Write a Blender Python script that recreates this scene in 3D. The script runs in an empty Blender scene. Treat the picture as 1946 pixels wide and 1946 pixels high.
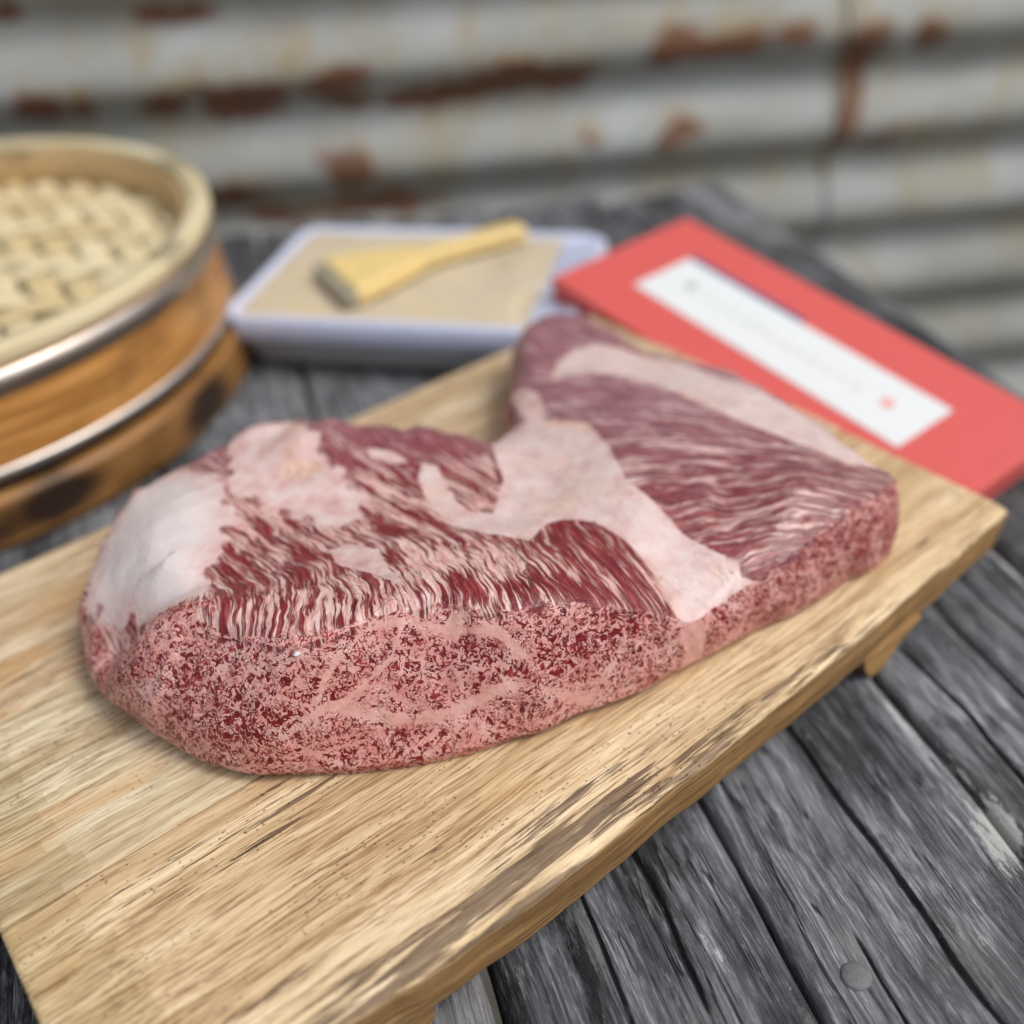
import bpy, bmesh, math, random
import numpy as np
from mathutils import Vector, Matrix
random.seed(7)
C = bpy.context.scene.collection
sc = bpy.context.scene
R = math.radians
ZB = 0.045                      # height of the cutting board's upper face above the table

# ---------------------------------------------------------------- camera
cam_d = bpy.data.cameras.new('camera'); cam = bpy.data.objects.new('camera', cam_d); C.objects.link(cam)
cam_d.sensor_width = 36.0; cam_d.lens = 37.08; cam_d.clip_start = 0.01; cam_d.clip_end = 200
_r = Matrix(((0.996250524, 0.086515284, 0.0), (-0.051994592, 0.598733969, -0.799258530), (-0.069148079, 0.796261729, 0.600987356)))
cam.matrix_world = Matrix.Translation((0, 0, 0.365)) @ _r.to_4x4()
cam_d.dof.use_dof = True; cam_d.dof.focus_distance = 0.388
cam_d.dof.aperture_fstop = 2.9; cam_d.dof.aperture_blades = 0
sc.camera = cam
sc.render.resolution_x = 1024; sc.render.resolution_y = 1024

# ---------------------------------------------------------------- sky, sun, exposure (soft overcast day)
SUN_EL, SUN_AZ = R(56), R(-18)   # azimuth measured from +X towards +Y
w = bpy.data.worlds.new("World"); sc.world = w; w.use_nodes = True
nt = w.node_tree; bg = nt.nodes['Background']
sky = nt.nodes.new('ShaderNodeTexSky'); sky.sky_type = 'NISHITA'; sky.sun_disc = False
sky.sun_elevation = SUN_EL; sky.sun_rotation = math.pi/2-SUN_AZ; sky.dust_density = 4.0; sky.air_density = 1.0; sky.ozone_density = 1.0
hs = nt.nodes.new('ShaderNodeHueSaturation'); hs.inputs['Saturation'].default_value = 0.35
nt.links.new(sky.outputs[0], hs.inputs['Color']); nt.links.new(hs.outputs[0], bg.inputs['Color'])
bg.inputs['Strength'].default_value = 0.13
sun_d = bpy.data.lights.new('sun', 'SUN'); sun_d.energy = 1.2; sun_d.angle = R(20); sun_d.color = (1.0, .965, .92)
sun = bpy.data.objects.new('sun', sun_d); C.objects.link(sun)
sdir = Vector((math.cos(SUN_EL)*math.cos(SUN_AZ), math.cos(SUN_EL)*math.sin(SUN_AZ), math.sin(SUN_EL)))
sun.rotation_euler = sdir.to_track_quat('Z', 'Y').to_euler()
sc.view_settings.view_transform = 'Standard'; sc.view_settings.look = 'None'
sc.view_settings.exposure = 0.20; sc.view_settings.gamma = 1.0

# ---------------------------------------------------------------- object helpers
def mesh_from(name, V, F, uvs=None):
    me = bpy.data.meshes.new(name)
    V = np.asarray(V, dtype=np.float32)
    if isinstance(F, np.ndarray):
        n = F.shape[1]
        me.vertices.add(len(V)); me.vertices.foreach_set('co', V.ravel())
        me.loops.add(F.size); me.loops.foreach_set('vertex_index', F.ravel().astype(np.int32))
        me.polygons.add(len(F)); me.polygons.foreach_set('loop_start', np.arange(0, F.size, n, dtype=np.int32))
        me.polygons.foreach_set('loop_total', np.full(len(F), n, dtype=np.int32))
        me.update(calc_edges=True); me.validate()
    else:
        me.from_pydata([tuple(map(float, v)) for v in V], [], F); me.update()
    return me
def link(name, me, mat=None, parent=None, smooth=True):
    o = bpy.data.objects.new(name, me); C.objects.link(o)
    if mat and not me.materials: me.materials.append(mat)
    if smooth: me.polygons.foreach_set('use_smooth', [True]*len(me.polygons))
    if parent: o.parent = parent
    return o
def thing(name, label, cat, loc=(0, 0, 0), rotz=0, group=None):
    o = bpy.data.objects.new(name, None); C.objects.link(o)
    o.location = loc; o.rotation_euler = (0, 0, rotz); o.empty_display_size = .02
    o['label'] = label; o['category'] = cat
    if group: o['group'] = group
    return o
def grid_faces(nu, nv, wrap_u=False, wrap_v=False):
    a = np.arange(nu*nv).reshape(nu, nv)
    if wrap_u: a = np.vstack([a, a[:1]])
    if wrap_v: a = np.hstack([a, a[:, :1]])
    return np.stack([a[:-1, :-1].ravel(), a[1:, :-1].ravel(), a[1:, 1:].ravel(), a[:-1, 1:].ravel()], 1)
def loft(S, caps=True):
    """S (nu, ns, 3) closed sections -> verts, faces (quads) list"""
    nu, ns, _ = S.shape; V = S.reshape(-1, 3); F = grid_faces(nu, ns, wrap_v=True).tolist()
    if caps:
        V = np.vstack([V, S[0].mean(0), S[-1].mean(0)]); a, b = nu*ns, nu*ns+1
        for k in range(ns):
            F.append([k, (k+1) % ns, a]); F.append([(nu-1)*ns+(k+1) % ns, (nu-1)*ns+k, b])
    return V, F
def lathe(prof, n=128, closed=True):
    """prof list of (r, z), closed section"""
    P = np.array(prof, float); a = np.linspace(0, 2*np.pi, n, endpoint=False)
    V = np.stack([P[None, :, 0]*np.cos(a)[:, None], P[None, :, 0]*np.sin(a)[:, None], np.repeat(P[None, :, 1], n, 0)], -1)
    return V.reshape(-1, 3), grid_faces(n, len(P), wrap_u=True, wrap_v=closed)
def box_bm(bm, x0, x1, y0, y1, z0, z1, bev=0.0, seg=2):
    r = bmesh.ops.create_cube(bm, size=1.0)
    vs = r['verts']
    bmesh.ops.scale(bm, vec=(x1-x0, y1-y0, z1-z0), verts=vs)
    bmesh.ops.translate(bm, vec=((x0+x1)/2, (y0+y1)/2, (z0+z1)/2), verts=vs)
    if bev:
        es = list({e for v in vs for e in v.link_edges})
        bmesh.ops.bevel(bm, geom=es, offset=bev, segments=seg, affect='EDGES', profile=.5)
def bm_obj(name, bm, mat, parent=None, smooth=False):
    me = bpy.data.meshes.new(name); bm.to_mesh(me); bm.free()
    return link(name, me, mat, parent, smooth)
def attr(me, name, arr):
    a = me.attributes.new(name, 'FLOAT', 'POINT'); a.data.foreach_set('value', np.asarray(arr, dtype=np.float32).ravel())
def attr_v(me, name, arr):
    a = me.attributes.new(name, 'FLOAT_VECTOR', 'POINT'); a.data.foreach_set('vector', np.asarray(arr, dtype=np.float32).ravel())

# ---------------------------------------------------------------- material helper
class NM:
    def __init__(s, name):
        s.m = bpy.data.materials.new(name); s.m.use_nodes = True; s.t = s.m.node_tree
        s.b = s.t.nodes['Principled BSDF']; s.tc = s.t.nodes.new('ShaderNodeTexCoord'); s.obj = s.tc.outputs['Object']
    def n(s, typ, ins=None, **kw):
        nd = s.t.nodes.new(typ)
        for k, v in kw.items(): setattr(nd, k, v)
        for k, v in (ins or {}).items():
            if isinstance(v, bpy.types.NodeSocket): s.t.links.new(v, nd.inputs[k])
            else: nd.inputs[k].default_value = v
        return nd
    def math(s, op, a, b=0.0, c=0.0, clamp=False):
        return s.n('ShaderNodeMath', {0: a, 1: b, 2: c}, operation=op, use_clamp=clamp).outputs[0]
    def vscale(s, v, sc_, loc=(0, 0, 0), rot=(0, 0, 0)):
        return s.n('ShaderNodeMapping', {'Vector': v, 'Scale': sc_, 'Location': loc, 'Rotation': rot}).outputs[0]
    def noise(s, v, scale, detail=2.0, rough=.5, dist=0.0, col=False):
        nd = s.n('ShaderNodeTexNoise', {'Vector': v, 'Scale': scale, 'Detail': detail, 'Roughness': rough, 'Distortion': dist})
        return nd.outputs['Color' if col else 'Fac']
    def sm(s, x, a, b, lo=0.0, hi=1.0):
        return s.n('ShaderNodeMapRange', {0: x, 1: a, 2: b, 3: lo, 4: hi}, interpolation_type='SMOOTHSTEP').outputs[0]
    def mix(s, f, a, b, mode='MIX'):
        nd = s.n('ShaderNodeMix', data_type='RGBA', blend_type=mode, clamp_factor=True)
        for i, v in ((0, f), (6, a), (7, b)):
            if isinstance(v, bpy.types.NodeSocket): s.t.links.new(v, nd.inputs[i])
            else: nd.inputs[i].default_value = (*v, 1) if isinstance(v, tuple) and len(v) == 3 else v
        return nd.outputs[2]
    def ramp(s, f, stops):
        nd = s.n('ShaderNodeValToRGB', {0: f}); cr = nd.color_ramp
        while len(cr.elements) < len(stops): cr.elements.new(.5)
        for e, (p, c) in zip(cr.elements, stops): e.position = p; e.color = (*c, 1)
        return nd.outputs[0]
    def attr(s, name, out='Fac'): return s.n('ShaderNodeAttribute', attribute_name=name).outputs[out]
    def warp(s, v, scale, amt, detail=1.0):
        c = s.noise(v, scale, detail, col=True)
        d = s.n('ShaderNodeVectorMath', {0: c, 1: (.5, .5, .5)}, operation='SUBTRACT').outputs[0]
        d = s.n('ShaderNodeVectorMath', {0: d, 'Scale': amt}, operation='SCALE').outputs[0]
        return s.n('ShaderNodeVectorMath', {0: v, 1: d}, operation='ADD').outputs[0]
    def sep(s, v): return s.n('ShaderNodeSeparateXYZ', {0: v}).outputs
    def comb(s, x, y, z): return s.n('ShaderNodeCombineXYZ', {0: x, 1: y, 2: z}).outputs[0]
    def out(s, color=None, rough=.5, spec=.5, bump=None, bdist=.001, bstr=1.0, metal=0.0, **kw):
        def setp(k, v):
            if isinstance(v, bpy.types.NodeSocket): s.t.links.new(v, s.b.inputs[k])
            else: s.b.inputs[k].default_value = (*v, 1) if isinstance(v, tuple) and len(v) == 3 and k != 'Subsurface Radius' else v
        if color is not None: setp('Base Color', color)
        setp('Roughness', rough); setp('Specular IOR Level', spec); setp('Metallic', metal)
        for k, v in kw.items(): setp(k.replace('_', ' '), v)
        if bump is not None:
            bn = s.n('ShaderNodeBump', {'Height': bump, 'Distance': bdist, 'Strength': bstr})
            s.t.links.new(bn.outputs[0], s.b.inputs['Normal'])
        return s.m
def plain(name, col, rough=.5, metal=0.0, var=.15, scale=60, bdist=.0003, **kw):
    m = NM(name); f = m.noise(m.obj, scale, 4, .6)
    c = m.mix(f, tuple(x*(1-var) for x in col), tuple(min(1, x*(1+var)) for x in col))
    return m.out(c, rough=m.sm(f, .2, .8, rough*.85, min(1, rough*1.15)), metal=metal, bump=m.noise(m.obj, scale*4, 3), bdist=bdist, **kw)

# ---------------------------------------------------------------- materials
def mat_board(name, seed, tint, front=False):
    m = NM(name); p = m.vscale(m.obj, (1, 1, 1), loc=(seed*3.1, seed*1.7, seed))
    pw = m.warp(p, 9, .010, 2)                                   # slow wander of the grain
    x, y, z = m.sep(pw)
    coarse = m.noise(m.vscale(pw, (3.2, 70, 70)), 1, 4, .6)
    mid = m.noise(m.vscale(pw, (12, 300, 300)), 1, 4, .7)
    fine = m.noise(m.vscale(pw, (30, 900, 900)), 1, 3, .65)
    patch = m.noise(m.vscale(p, (5, 14, 14)), 1, 2)
    g = m.math('ADD', m.math('MULTIPLY', coarse, .55), m.math('MULTIPLY', mid, .45))
    t = tint
    c = m.ramp(g, [(.29, (t[0]*.42, t[1]*.35, t[2]*.28)), (.45, (t[0]*.78, t[1]*.71, t[2]*.63)), (.54, t), (.68, (min(1, t[0]*1.13), t[1]*1.18, t[2]*1.30))])
    dk = m.sm(fine, .48, .60)
    c = m.mix(m.math('MULTIPLY', dk, m.sm(patch, .35, .60, .3, .85)), c, (t[0]*.40, t[1]*.30, t[2]*.22))
    # cool yellowish sapwood patches and warm spots
    c = m.mix(m.math('MULTIPLY', m.sm(m.noise(m.vscale(p, (9, 26, 26)), 1, 2), .54, .68), .5), c, (.56, .30, .10))
    bt = m.sm(m.noise(m.vscale(p, (4, 22, 22), loc=(7, 2, 1)), 1, 3), .36, .66)
    c = m.mix(m.math('MULTIPLY', bt, .38), c, m.mix(1.0, c, (.72, .62, .52), 'MULTIPLY'))
    # stains (dark brown streaks) where the attribute says so, broken up by the grain
    st = m.attr('stain')
    brk = m.noise(m.vscale(pw, (20, 300, 300)), 1, 3, .6)
    stf = m.sm(m.math('ADD', m.math('MULTIPLY', st, .80), m.math('ADD', m.math('MULTIPLY', m.math('SUBTRACT', brk, .5), 1.9), m.math('MULTIPLY', m.math('SUBTRACT', fine, .5), 1.6))), .42, .66)
    stc = m.ramp(m.noise(m.vscale(pw, (20, 420, 420), loc=(3, 3, 3)), 1, 4, .7), [(.35, (.040, .024, .017)), (.52, (.125, .075, .048)), (.68, (.34, .235, .15))])
    c = m.mix(m.math('MULTIPLY', stf, .80), c, stc)
    c = m.mix(m.sm(m.noise(m.vscale(pw, (60, 800, 800), loc=(2, 2, 9)), 1, 3, .7), .52, .66, 0, .55), c, m.mix(1.0, c, (.50, .40, .32), 'MULTIPLY'))
    oliv = m.attr('olive')
    of = m.sm(m.math('ADD', oliv, m.math('MULTIPLY', m.math('SUBTRACT', m.noise(m.vscale(p, (6, 90, 90)), 1, 2), .5), .5)), .46, .54)
    c = m.mix(m.math('MULTIPLY', of, .42), c, m.mix(1.0, c, (.66, .66, .50), 'MULTIPLY'))
    # pores: short dark dashes
    vo = m.n('ShaderNodeTexVoronoi', {'Vector': m.vscale(p, (330, 760, 760)), 'Scale': 1.0, 'Randomness': 1.0}, feature='F1')
    pr = m.math('MULTIPLY', m.sm(vo.outputs['Distance'], .26, .12), m.sm(m.noise(m.vscale(p, (14, 40, 40)), 1, 2), .44, .58))
    pr = m.math('MULTIPLY', pr, m.sm(m.sep(vo.outputs['Color'])[0], .55, .60))
    c = m.mix(m.math('MULTIPLY', pr, .8), c, (.10, .06, .035))
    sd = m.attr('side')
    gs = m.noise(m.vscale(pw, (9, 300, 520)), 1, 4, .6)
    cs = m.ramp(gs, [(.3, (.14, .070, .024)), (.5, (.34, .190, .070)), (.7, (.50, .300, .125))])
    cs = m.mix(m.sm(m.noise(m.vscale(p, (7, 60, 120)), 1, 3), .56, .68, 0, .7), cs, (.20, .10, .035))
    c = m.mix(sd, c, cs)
    h = m.math('ADD', m.math('ADD', m.math('MULTIPLY', mid, .5), m.math('MULTIPLY', fine, .5)), m.math('ADD', m.math('MULTIPLY', stf, -.5), m.math('MULTIPLY', pr, -.8)))
    saw = m.noise(m.vscale(p, (420, 30, 30)), 1, 2)
    h = m.math('ADD', h, m.math('MULTIPLY', saw, .10))
    return m.out(c, rough=m.sm(mid, .3, .7, .62, .80), spec=.3, bump=h, bdist=.00055, bstr=.9)

def mat_table():
    m = NM('weathered_grey_wood'); oi = m.n('ShaderNodeObjectInfo').outputs['Random']
    off = m.math('MULTIPLY', oi, 37.0)
    p = m.n('ShaderNodeVectorMath', {0: m.obj, 1: m.comb(off, off, off)}, operation='ADD').outputs[0]
    pw = m.warp(p, 9, .009, 1)
    coarse = m.noise(m.vscale(pw, (3, 34, 34)), 1, 5, .65)
    mid = m.noise(m.vscale(pw, (13, 260, 260)), 1, 5, .75)
    fine = m.noise(m.vscale(pw, (60, 1000, 1000)), 1, 4, .75)
    g = m.math('ADD', m.math('MULTIPLY', coarse, .28), m.math('ADD', m.math('MULTIPLY', mid, .34), m.math('MULTIPLY', fine, .38)))
    c = m.ramp(g, [(.38, (.012, .012, .014)), (.45, (.046, .048, .053)), (.52, (.110, .115, .126)), (.60, (.29, .30, .315))])
    c = m.mix(m.sm(m.noise(p, 6, 3), .5, .68, 0, .55), c, (.085, .075, .062))
    lv = m.sm(m.noise(m.vscale(p, (7, 22, 22), loc=(4, 1, 2)), 1, 3), .32, .66, .50, 1.75)
    c = m.mix(1.0, c, m.comb(lv, lv, m.math('MULTIPLY', lv, 1.02)), 'MULTIPLY')
    mo = m.noise(m.vscale(p, (26, 48, 48), loc=(3, 9, 9)), 1, 5, .7)
    c = m.mix(m.sm(mo, .50, .64, 0, .55), c, (.028, .027, .027))
    c = m.mix(m.sm(mo, .46, .34, 0, .45), c, (.19, .19, .185))
    cr = m.math('ABSOLUTE', m.math('SUBTRACT', m.noise(m.vscale(pw, (3.0, 95, 95), loc=(8, 3, 5)), 1, 3, .6), .5))
    crf = m.math('MULTIPLY', m.sm(cr, .008, .002), m.sm(m.noise(m.vscale(p, (9, 30, 30)), 1, 2), .42, .56))
    c = m.mix(m.math('MULTIPLY', crf, .9), c, (.008, .008, .009))
    pale = m.attr('pale')
    pf = m.sm(m.math('ADD', pale, m.math('MULTIPLY', m.math('SUBTRACT', m.noise(m.vscale(p, (60, 260, 260)), 1, 7, .8), .5), 2.2)), .50, .70)
    c = m.mix(m.math('MULTIPLY', pf, .8), c, (.50, .50, .48))
    br = m.attr('dark')
    df = m.sm(m.math('ADD', br, m.math('MULTIPLY', m.math('SUBTRACT', m.noise(m.vscale(p, (40, 200, 200)), 1, 4, .7), .5), 1.2)), .40, .62)
    c = m.mix(m.math('MULTIPLY', df, .88), c, (.010, .010, .012))
    li = m.noise(m.vscale(p, (45, 220, 220)), 1, 6, .8)
    c = m.mix(m.sm(li, .57, .70, 0, .6), c, (.36, .37, .36))
    h = m.math('ADD', m.math('ADD', m.math('MULTIPLY', mid, .7), m.math('MULTIPLY', fine, .4)), m.math('ADD', m.math('MULTIPLY', df, -.7), m.math('MULTIPLY', crf, -.8)))
    return m.out(c, rough=.82, spec=.25, bump=h, bdist=.0011, bstr=1.0)

def mat_meat():
    m = NM('marbled_beef')
    fl = m.attr('flow', 'Vector'); fat = m.attr('fat'); face = m.attr('face'); vein = m.attr('vein'); lean = m.attr('lean'); vein = m.math('MULTIPLY', vein, m.sm(m.noise(m.warp(m.obj, 150, .01), 190, 3, .6), .32, .52, .45, 1.0)); soft = m.attr('mauve')
    # --- cut along the grain: streaks
    fw = m.warp(fl, 30, .011, 2); fw = m.warp(fw, 120, .0016, 1)
    s1 = m.noise(m.vscale(fw, (26, 150, 1)), 1, 3, .55)
    s2 = m.noise(m.vscale(fw, (42, 640, 1), loc=(5, 3, 2)), 1, 3, .6)
    s3 = m.noise(m.vscale(fw, (120, 1300, 1), loc=(1, 7, 4)), 1, 2, .5)
    s = m.math('ADD', m.math('MULTIPLY', s1, .34), m.math('ADD', m.math('MULTIPLY', s2, .46), m.math('MULTIPLY', s3, .20)))
    s = m.math('ADD', s, m.math('MULTIPLY', m.math('SUBTRACT', lean, .5), .30))
    L = m.sm(s, .456, .528)
    # --- fat areas, ragged edge
    rag = m.math('SUBTRACT', m.noise(m.obj, 170, 4, .6), .5)
    rag2 = m.math('SUBTRACT', s2, .5)
    fa = m.sm(m.math('ADD', fat, m.math('ADD', m.math('MULTIPLY', rag, .30), m.math('MULTIPLY', rag2, .20))), .46, .54)
    L = m.math('MULTIPLY', L, m.math('SUBTRACT', 1.0, fa))
    tone = m.noise(m.vscale(fw, (70, 620, 1), loc=(9, 1, 1)), 1, 3, .6)
    red = m.ramp(tone, [(.30, (.085, .014, .019)), (.50, (.190, .034, .040)), (.68, (.38, .115, .110))])
    mauve = m.ramp(tone, [(.30, (.20, .085, .105)), (.50, (.31, .155, .180)), (.68, (.46, .29, .31))])  # greyed mauve: sky sheen on the rear meat painted into its colour
    red = m.mix(soft, red, mauve)
    big = m.noise(m.obj, 34, 3, .55)
    sf = m.noise(m.obj, 120, 4, .6)
    fatc = m.ramp(sf, [(.30, (.57, .36, .335)), (.5, (.65, .48, .455)), (.68, (.69, .57, .55))])
    fatc = m.mix(m.sm(big, .52, .66, 0, .55), fatc, (.76, .53, .40))
    streakfat = m.mix(m.sm(tone, .35, .62), (.60, .31, .28), (.76, .57, .53))
    streakfat = m.mix(soft, streakfat, m.mix(m.sm(tone, .35, .62), (.46, .29, .30), (.62, .47, .48)))
    fatc = m.mix(fa, streakfat, fatc)
    white = m.attr('white')
    fatc = m.mix(white, fatc, (.67, .60, .59))
    # thin pink membranes wandering through the fat
    mem = m.math('ABSOLUTE', m.math('SUBTRACT', m.noise(m.warp(m.obj, 60, .02), 75, 3, .6), .5))
    mf = m.math('MULTIPLY', m.math('MULTIPLY', m.sm(mem, .018, .0), m.sm(big, .42, .62)), m.math('SUBTRACT', 1.0, white))
    fatc = m.mix(m.math('MULTIPLY', mf, .38), fatc, (.62, .30, .27))
    ctop = m.mix(L, fatc, red)
    # --- cut across the grain: short branching flecks between seams
    o = m.warp(m.obj, 90, .006, 2)
    vo = m.n('ShaderNodeTexVoronoi', {'Vector': m.warp(m.warp(m.obj, 60, .012, 2), 240, .003, 1), 'Scale': 105.0}, feature='DISTANCE_TO_EDGE').outputs['Distance']
    gap = m.math('MULTIPLY', m.sm(vo, .10, .035), m.sm(m.noise(m.obj, 70, 2), .34, .52, .30, 1.0))
    n1 = m.noise(o, 480, 1.2, .5, 1.5)
    n2 = m.noise(m.vscale(o, (1, 1, 1), loc=(4, 4, 4)), 370, .5, .5, 1.3)
    worm = m.math('ABSOLUTE', m.math('SUBTRACT', n2, .5))
    dens = m.noise(m.obj, 75, 2.5, .55)
    bias = m.math('MULTIPLY', m.math('SUBTRACT', dens, .5), .26)
    bias = m.math('SUBTRACT', bias, m.math('MULTIPLY', gap, .115))
    bias = m.math('SUBTRACT', bias, m.math('MULTIPLY', vein, .40))
    bias = m.math('ADD', bias, m.math('MULTIPLY', m.math('SUBTRACT', lean, .5), .13))
    v1 = m.math('ADD', n1, bias)
    fleck = m.sm(v1, .490, .562)
    wf = m.math('MULTIPLY', m.sm(worm, .058, .016), m.sm(m.math('ADD', m.noise(o, 420, 1.5), bias), .40, .45))
    fleck = m.math('MAXIMUM', fleck, m.math('MULTIPLY', wf, .80))
    redf = m.ramp(m.noise(m.obj, 260, 3), [(.3, (.115, .010, .014)), (.55, (.185, .022, .028)), (.75, (.34, .080, .080))])
    pinkf = m.ramp(m.noise(m.obj, 95, 4, .6), [(.3, (.62, .29, .265)), (.5, (.70, .39, .36)), (.7, (.76, .50, .465))])
    pinkf = m.mix(m.math('MULTIPLY', vein, .55), pinkf, (.69, .45, .39))
    thin = m.math('MULTIPLY', m.sm(m.math('ABSOLUTE', m.math('SUBTRACT', m.noise(m.warp(m.obj, 45, .02), 55, 3), .5)), .010, .0), .35)
    pinkf = m.mix(thin, pinkf, (.42, .15, .14))
    cface = m.mix(fleck, pinkf, redf)
    cface = m.mix(m.math('MULTIPLY', soft, .45), cface, (.30, .125, .115))
    # --- join at the ridge, ragged
    fj = m.sm(m.math('ADD', face, m.math('MULTIPLY', m.math('SUBTRACT', m.noise(m.obj, 210, 3), .5), 1.0)), .42, .58)
    col = m.n('ShaderNodeHueSaturation', {'Color': m.mix(fj, ctop, cface), 'Saturation': 1.14, 'Value': 1.0, 'Hue': .5, 'Fac': 1.0}).outputs[0]
    red_amt = m.math('ADD', m.math('MULTIPLY', L, m.math('SUBTRACT', 1.0, fj)), m.math('MULTIPLY', fleck, m.math('MULTIPLY', fj, .10)))
    h = m.math('ADD', m.math('MULTIPLY', red_amt, -.55), m.math('ADD', m.math('MULTIPLY', s3, m.math('MULTIPLY', m.math('MULTIPLY', m.math('SUBTRACT', 1.0, fj), m.math('SUBTRACT', 1.0, fa)), .45)), m.math('MULTIPLY', m.noise(m.obj, 420, 3, .6), .40)))
    h = m.math('ADD', h, m.math('MULTIPLY', mf, -.4))
    h = m.math('ADD', h, m.math('MULTIPLY', m.noise(m.obj, 90, 3), 1.0))
    rg = m.mix(fj, (.42, .42, .42, 1), (.46, .46, .46, 1))
    rgh = m.math('ADD', m.math('MULTIPLY', m.noise(m.obj, 300, 3), .34), m.math('SUBTRACT', .26, m.math('MULTIPLY', red_amt, .06)))
    return m.out(col, rough=rgh, spec=.45, bump=h, bdist=.0010, bstr=1.0, Coat_Weight=.16, Coat_Roughness=.16, Subsurface_Weight=.12, Subsurface_Radius=(.004, .0015, .001), Subsurface_Scale=.5)

def mat_wall():
    m = NM('galvanised_rusty_metal'); ru = m.attr('rust'); yl = m.attr('yellow')
    c = m.ramp(m.noise(m.vscale(m.obj, (6, 14, 14)), 1, 4, .6), [(.3, (.29, .29, .255)), (.5, (.38, .39, .37)), (.7, (.46, .485, .485))])
    c = m.mix(m.sm(m.noise(m.vscale(m.obj, (1, 1, .5)), 16, 4, .6), .46, .66, 0, .8), c, (.36, .33, .24))
    nz = m.noise(m.obj, 34, 5, .7)
    rf = m.sm(m.math('ADD', ru, m.math('MULTIPLY', m.math('SUBTRACT', nz, .5), 1.1)), .40, .62)
    yf = m.sm(m.math('ADD', yl, m.math('MULTIPLY', m.math('SUBTRACT', nz, .5), 1.0)), .38, .70)
    c = m.mix(m.math('MULTIPLY', yf, .85), c, (.36, .26, .12))
    c = m.mix(m.math('MULTIPLY', rf, .92), c, m.mix(m.noise(m.obj, 60, 3), (.085, .038, .020), (.26, .10, .045)))
    return m.out(c, rough=.55, spec=.4, metal=m.math('MULTIPLY', m.math('SUBTRACT', 1.0, rf), .15), bump=nz, bdist=.0004)

# ---- measured outlines (metres) ----
MEAT_RING = [
    (0.1712, 0.3800, 0.036, 0.1735, 0.3815),
    (0.1681, 0.3721, 0.037, 0.1700, 0.3650),
    (0.1468, 0.3567, 0.037, 0.1525, 0.3522),
    (0.1266, 0.3413, 0.035, 0.1351, 0.342),
    (0.1085, 0.3305, 0.031, 0.1184, 0.332),
    (0.0934, 0.3218, 0.028, 0.1008, 0.3259),
    (0.0779, 0.3104, 0.029, 0.0852, 0.3174),
    (0.0636, 0.3023, 0.031, 0.069, 0.309),
    (0.0507, 0.3005, 0.037, 0.0518, 0.2981),
    (0.034, 0.2985, 0.045, 0.0343, 0.2894),
    (0.0136, 0.2948, 0.052, 0.0143, 0.2805),
    (-0.0064, 0.2912, 0.055, -0.0071, 0.2729),
    (-0.026, 0.2941, 0.056, -0.0279, 0.2676),
    (-0.0399, 0.295, 0.056, -0.0504, 0.2647),
    (-0.0558, 0.2908, 0.055, -0.0727, 0.2641),
    (-0.0711, 0.2856, 0.055, -0.0911, 0.2651),
    (-0.085, 0.2841, 0.053, -0.1035, 0.2659),
    (-0.0995, 0.2898, 0.053, -0.121, 0.2729),
    (-0.117, 0.2976, 0.052, -0.1428, 0.2886),
    (-0.1394, 0.3019, 0.047, -0.1601, 0.3032),
    (-0.1548, 0.3042, 0.038, -0.1756, 0.3213),
    (-0.174, 0.3271, 0.03, -0.1877, 0.3417),
    (-0.1858, 0.3465, 0.027, -0.1983, 0.3635),
    (-0.1885, 0.3579, 0.028, -0.1885, 0.3579),
    (-0.1867, 0.3842, 0.032, -0.1867, 0.3842),
    (-0.1807, 0.4042, 0.036, -0.1807, 0.4042),
    (-0.1697, 0.4215, 0.04, -0.1697, 0.4215),
    (-0.1522, 0.427, 0.043, -0.1522, 0.427),
    (-0.1348, 0.4351, 0.046, -0.1348, 0.4351),
    (-0.1257, 0.4458, 0.048, -0.1257, 0.4458),
    (-0.1045, 0.4475, 0.05, -0.1045, 0.4475),
    (-0.0855, 0.4405, 0.05, -0.0855, 0.4405),
    (-0.0495, 0.4385, 0.047, -0.0495, 0.4385),
    (-0.0265, 0.4337, 0.044, -0.0265, 0.4337),
    (-0.0127, 0.4301, 0.04, -0.0127, 0.4301),
    (-0.0024, 0.439, 0.035, -0.0024, 0.439),
    (0.0064, 0.4555, 0.034, 0.0064, 0.4555),
    (0.0052, 0.4787, 0.035, 0.0052, 0.4787),
    (0.0115, 0.5041, 0.036, 0.0115, 0.5041),
    (0.0143, 0.5405, 0.036, 0.0143, 0.5405),
    (0.0235, 0.5641, 0.035, 0.0235, 0.5641),
    (0.0487, 0.5649, 0.035, 0.0487, 0.5649),
    (0.0693, 0.5316, 0.036, 0.0693, 0.5316),
    (0.0884, 0.5022, 0.037, 0.0884, 0.5022),
    (0.1159, 0.4822, 0.038, 0.1159, 0.4822),
    (0.1337, 0.4528, 0.039, 0.1337, 0.4528),
    (0.1493, 0.4227, 0.039, 0.1493, 0.4227),
    (0.1602, 0.3927, 0.039, 0.1602, 0.3927),
]
MEAT_SPINE = [[-0.1424, 0.3442], [-0.0933, 0.3624], [-0.0383, 0.3621], [0.0197, 0.3691], [0.0643, 0.3867], [0.1045, 0.3848], [0.1232, 0.3656]]
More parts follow.
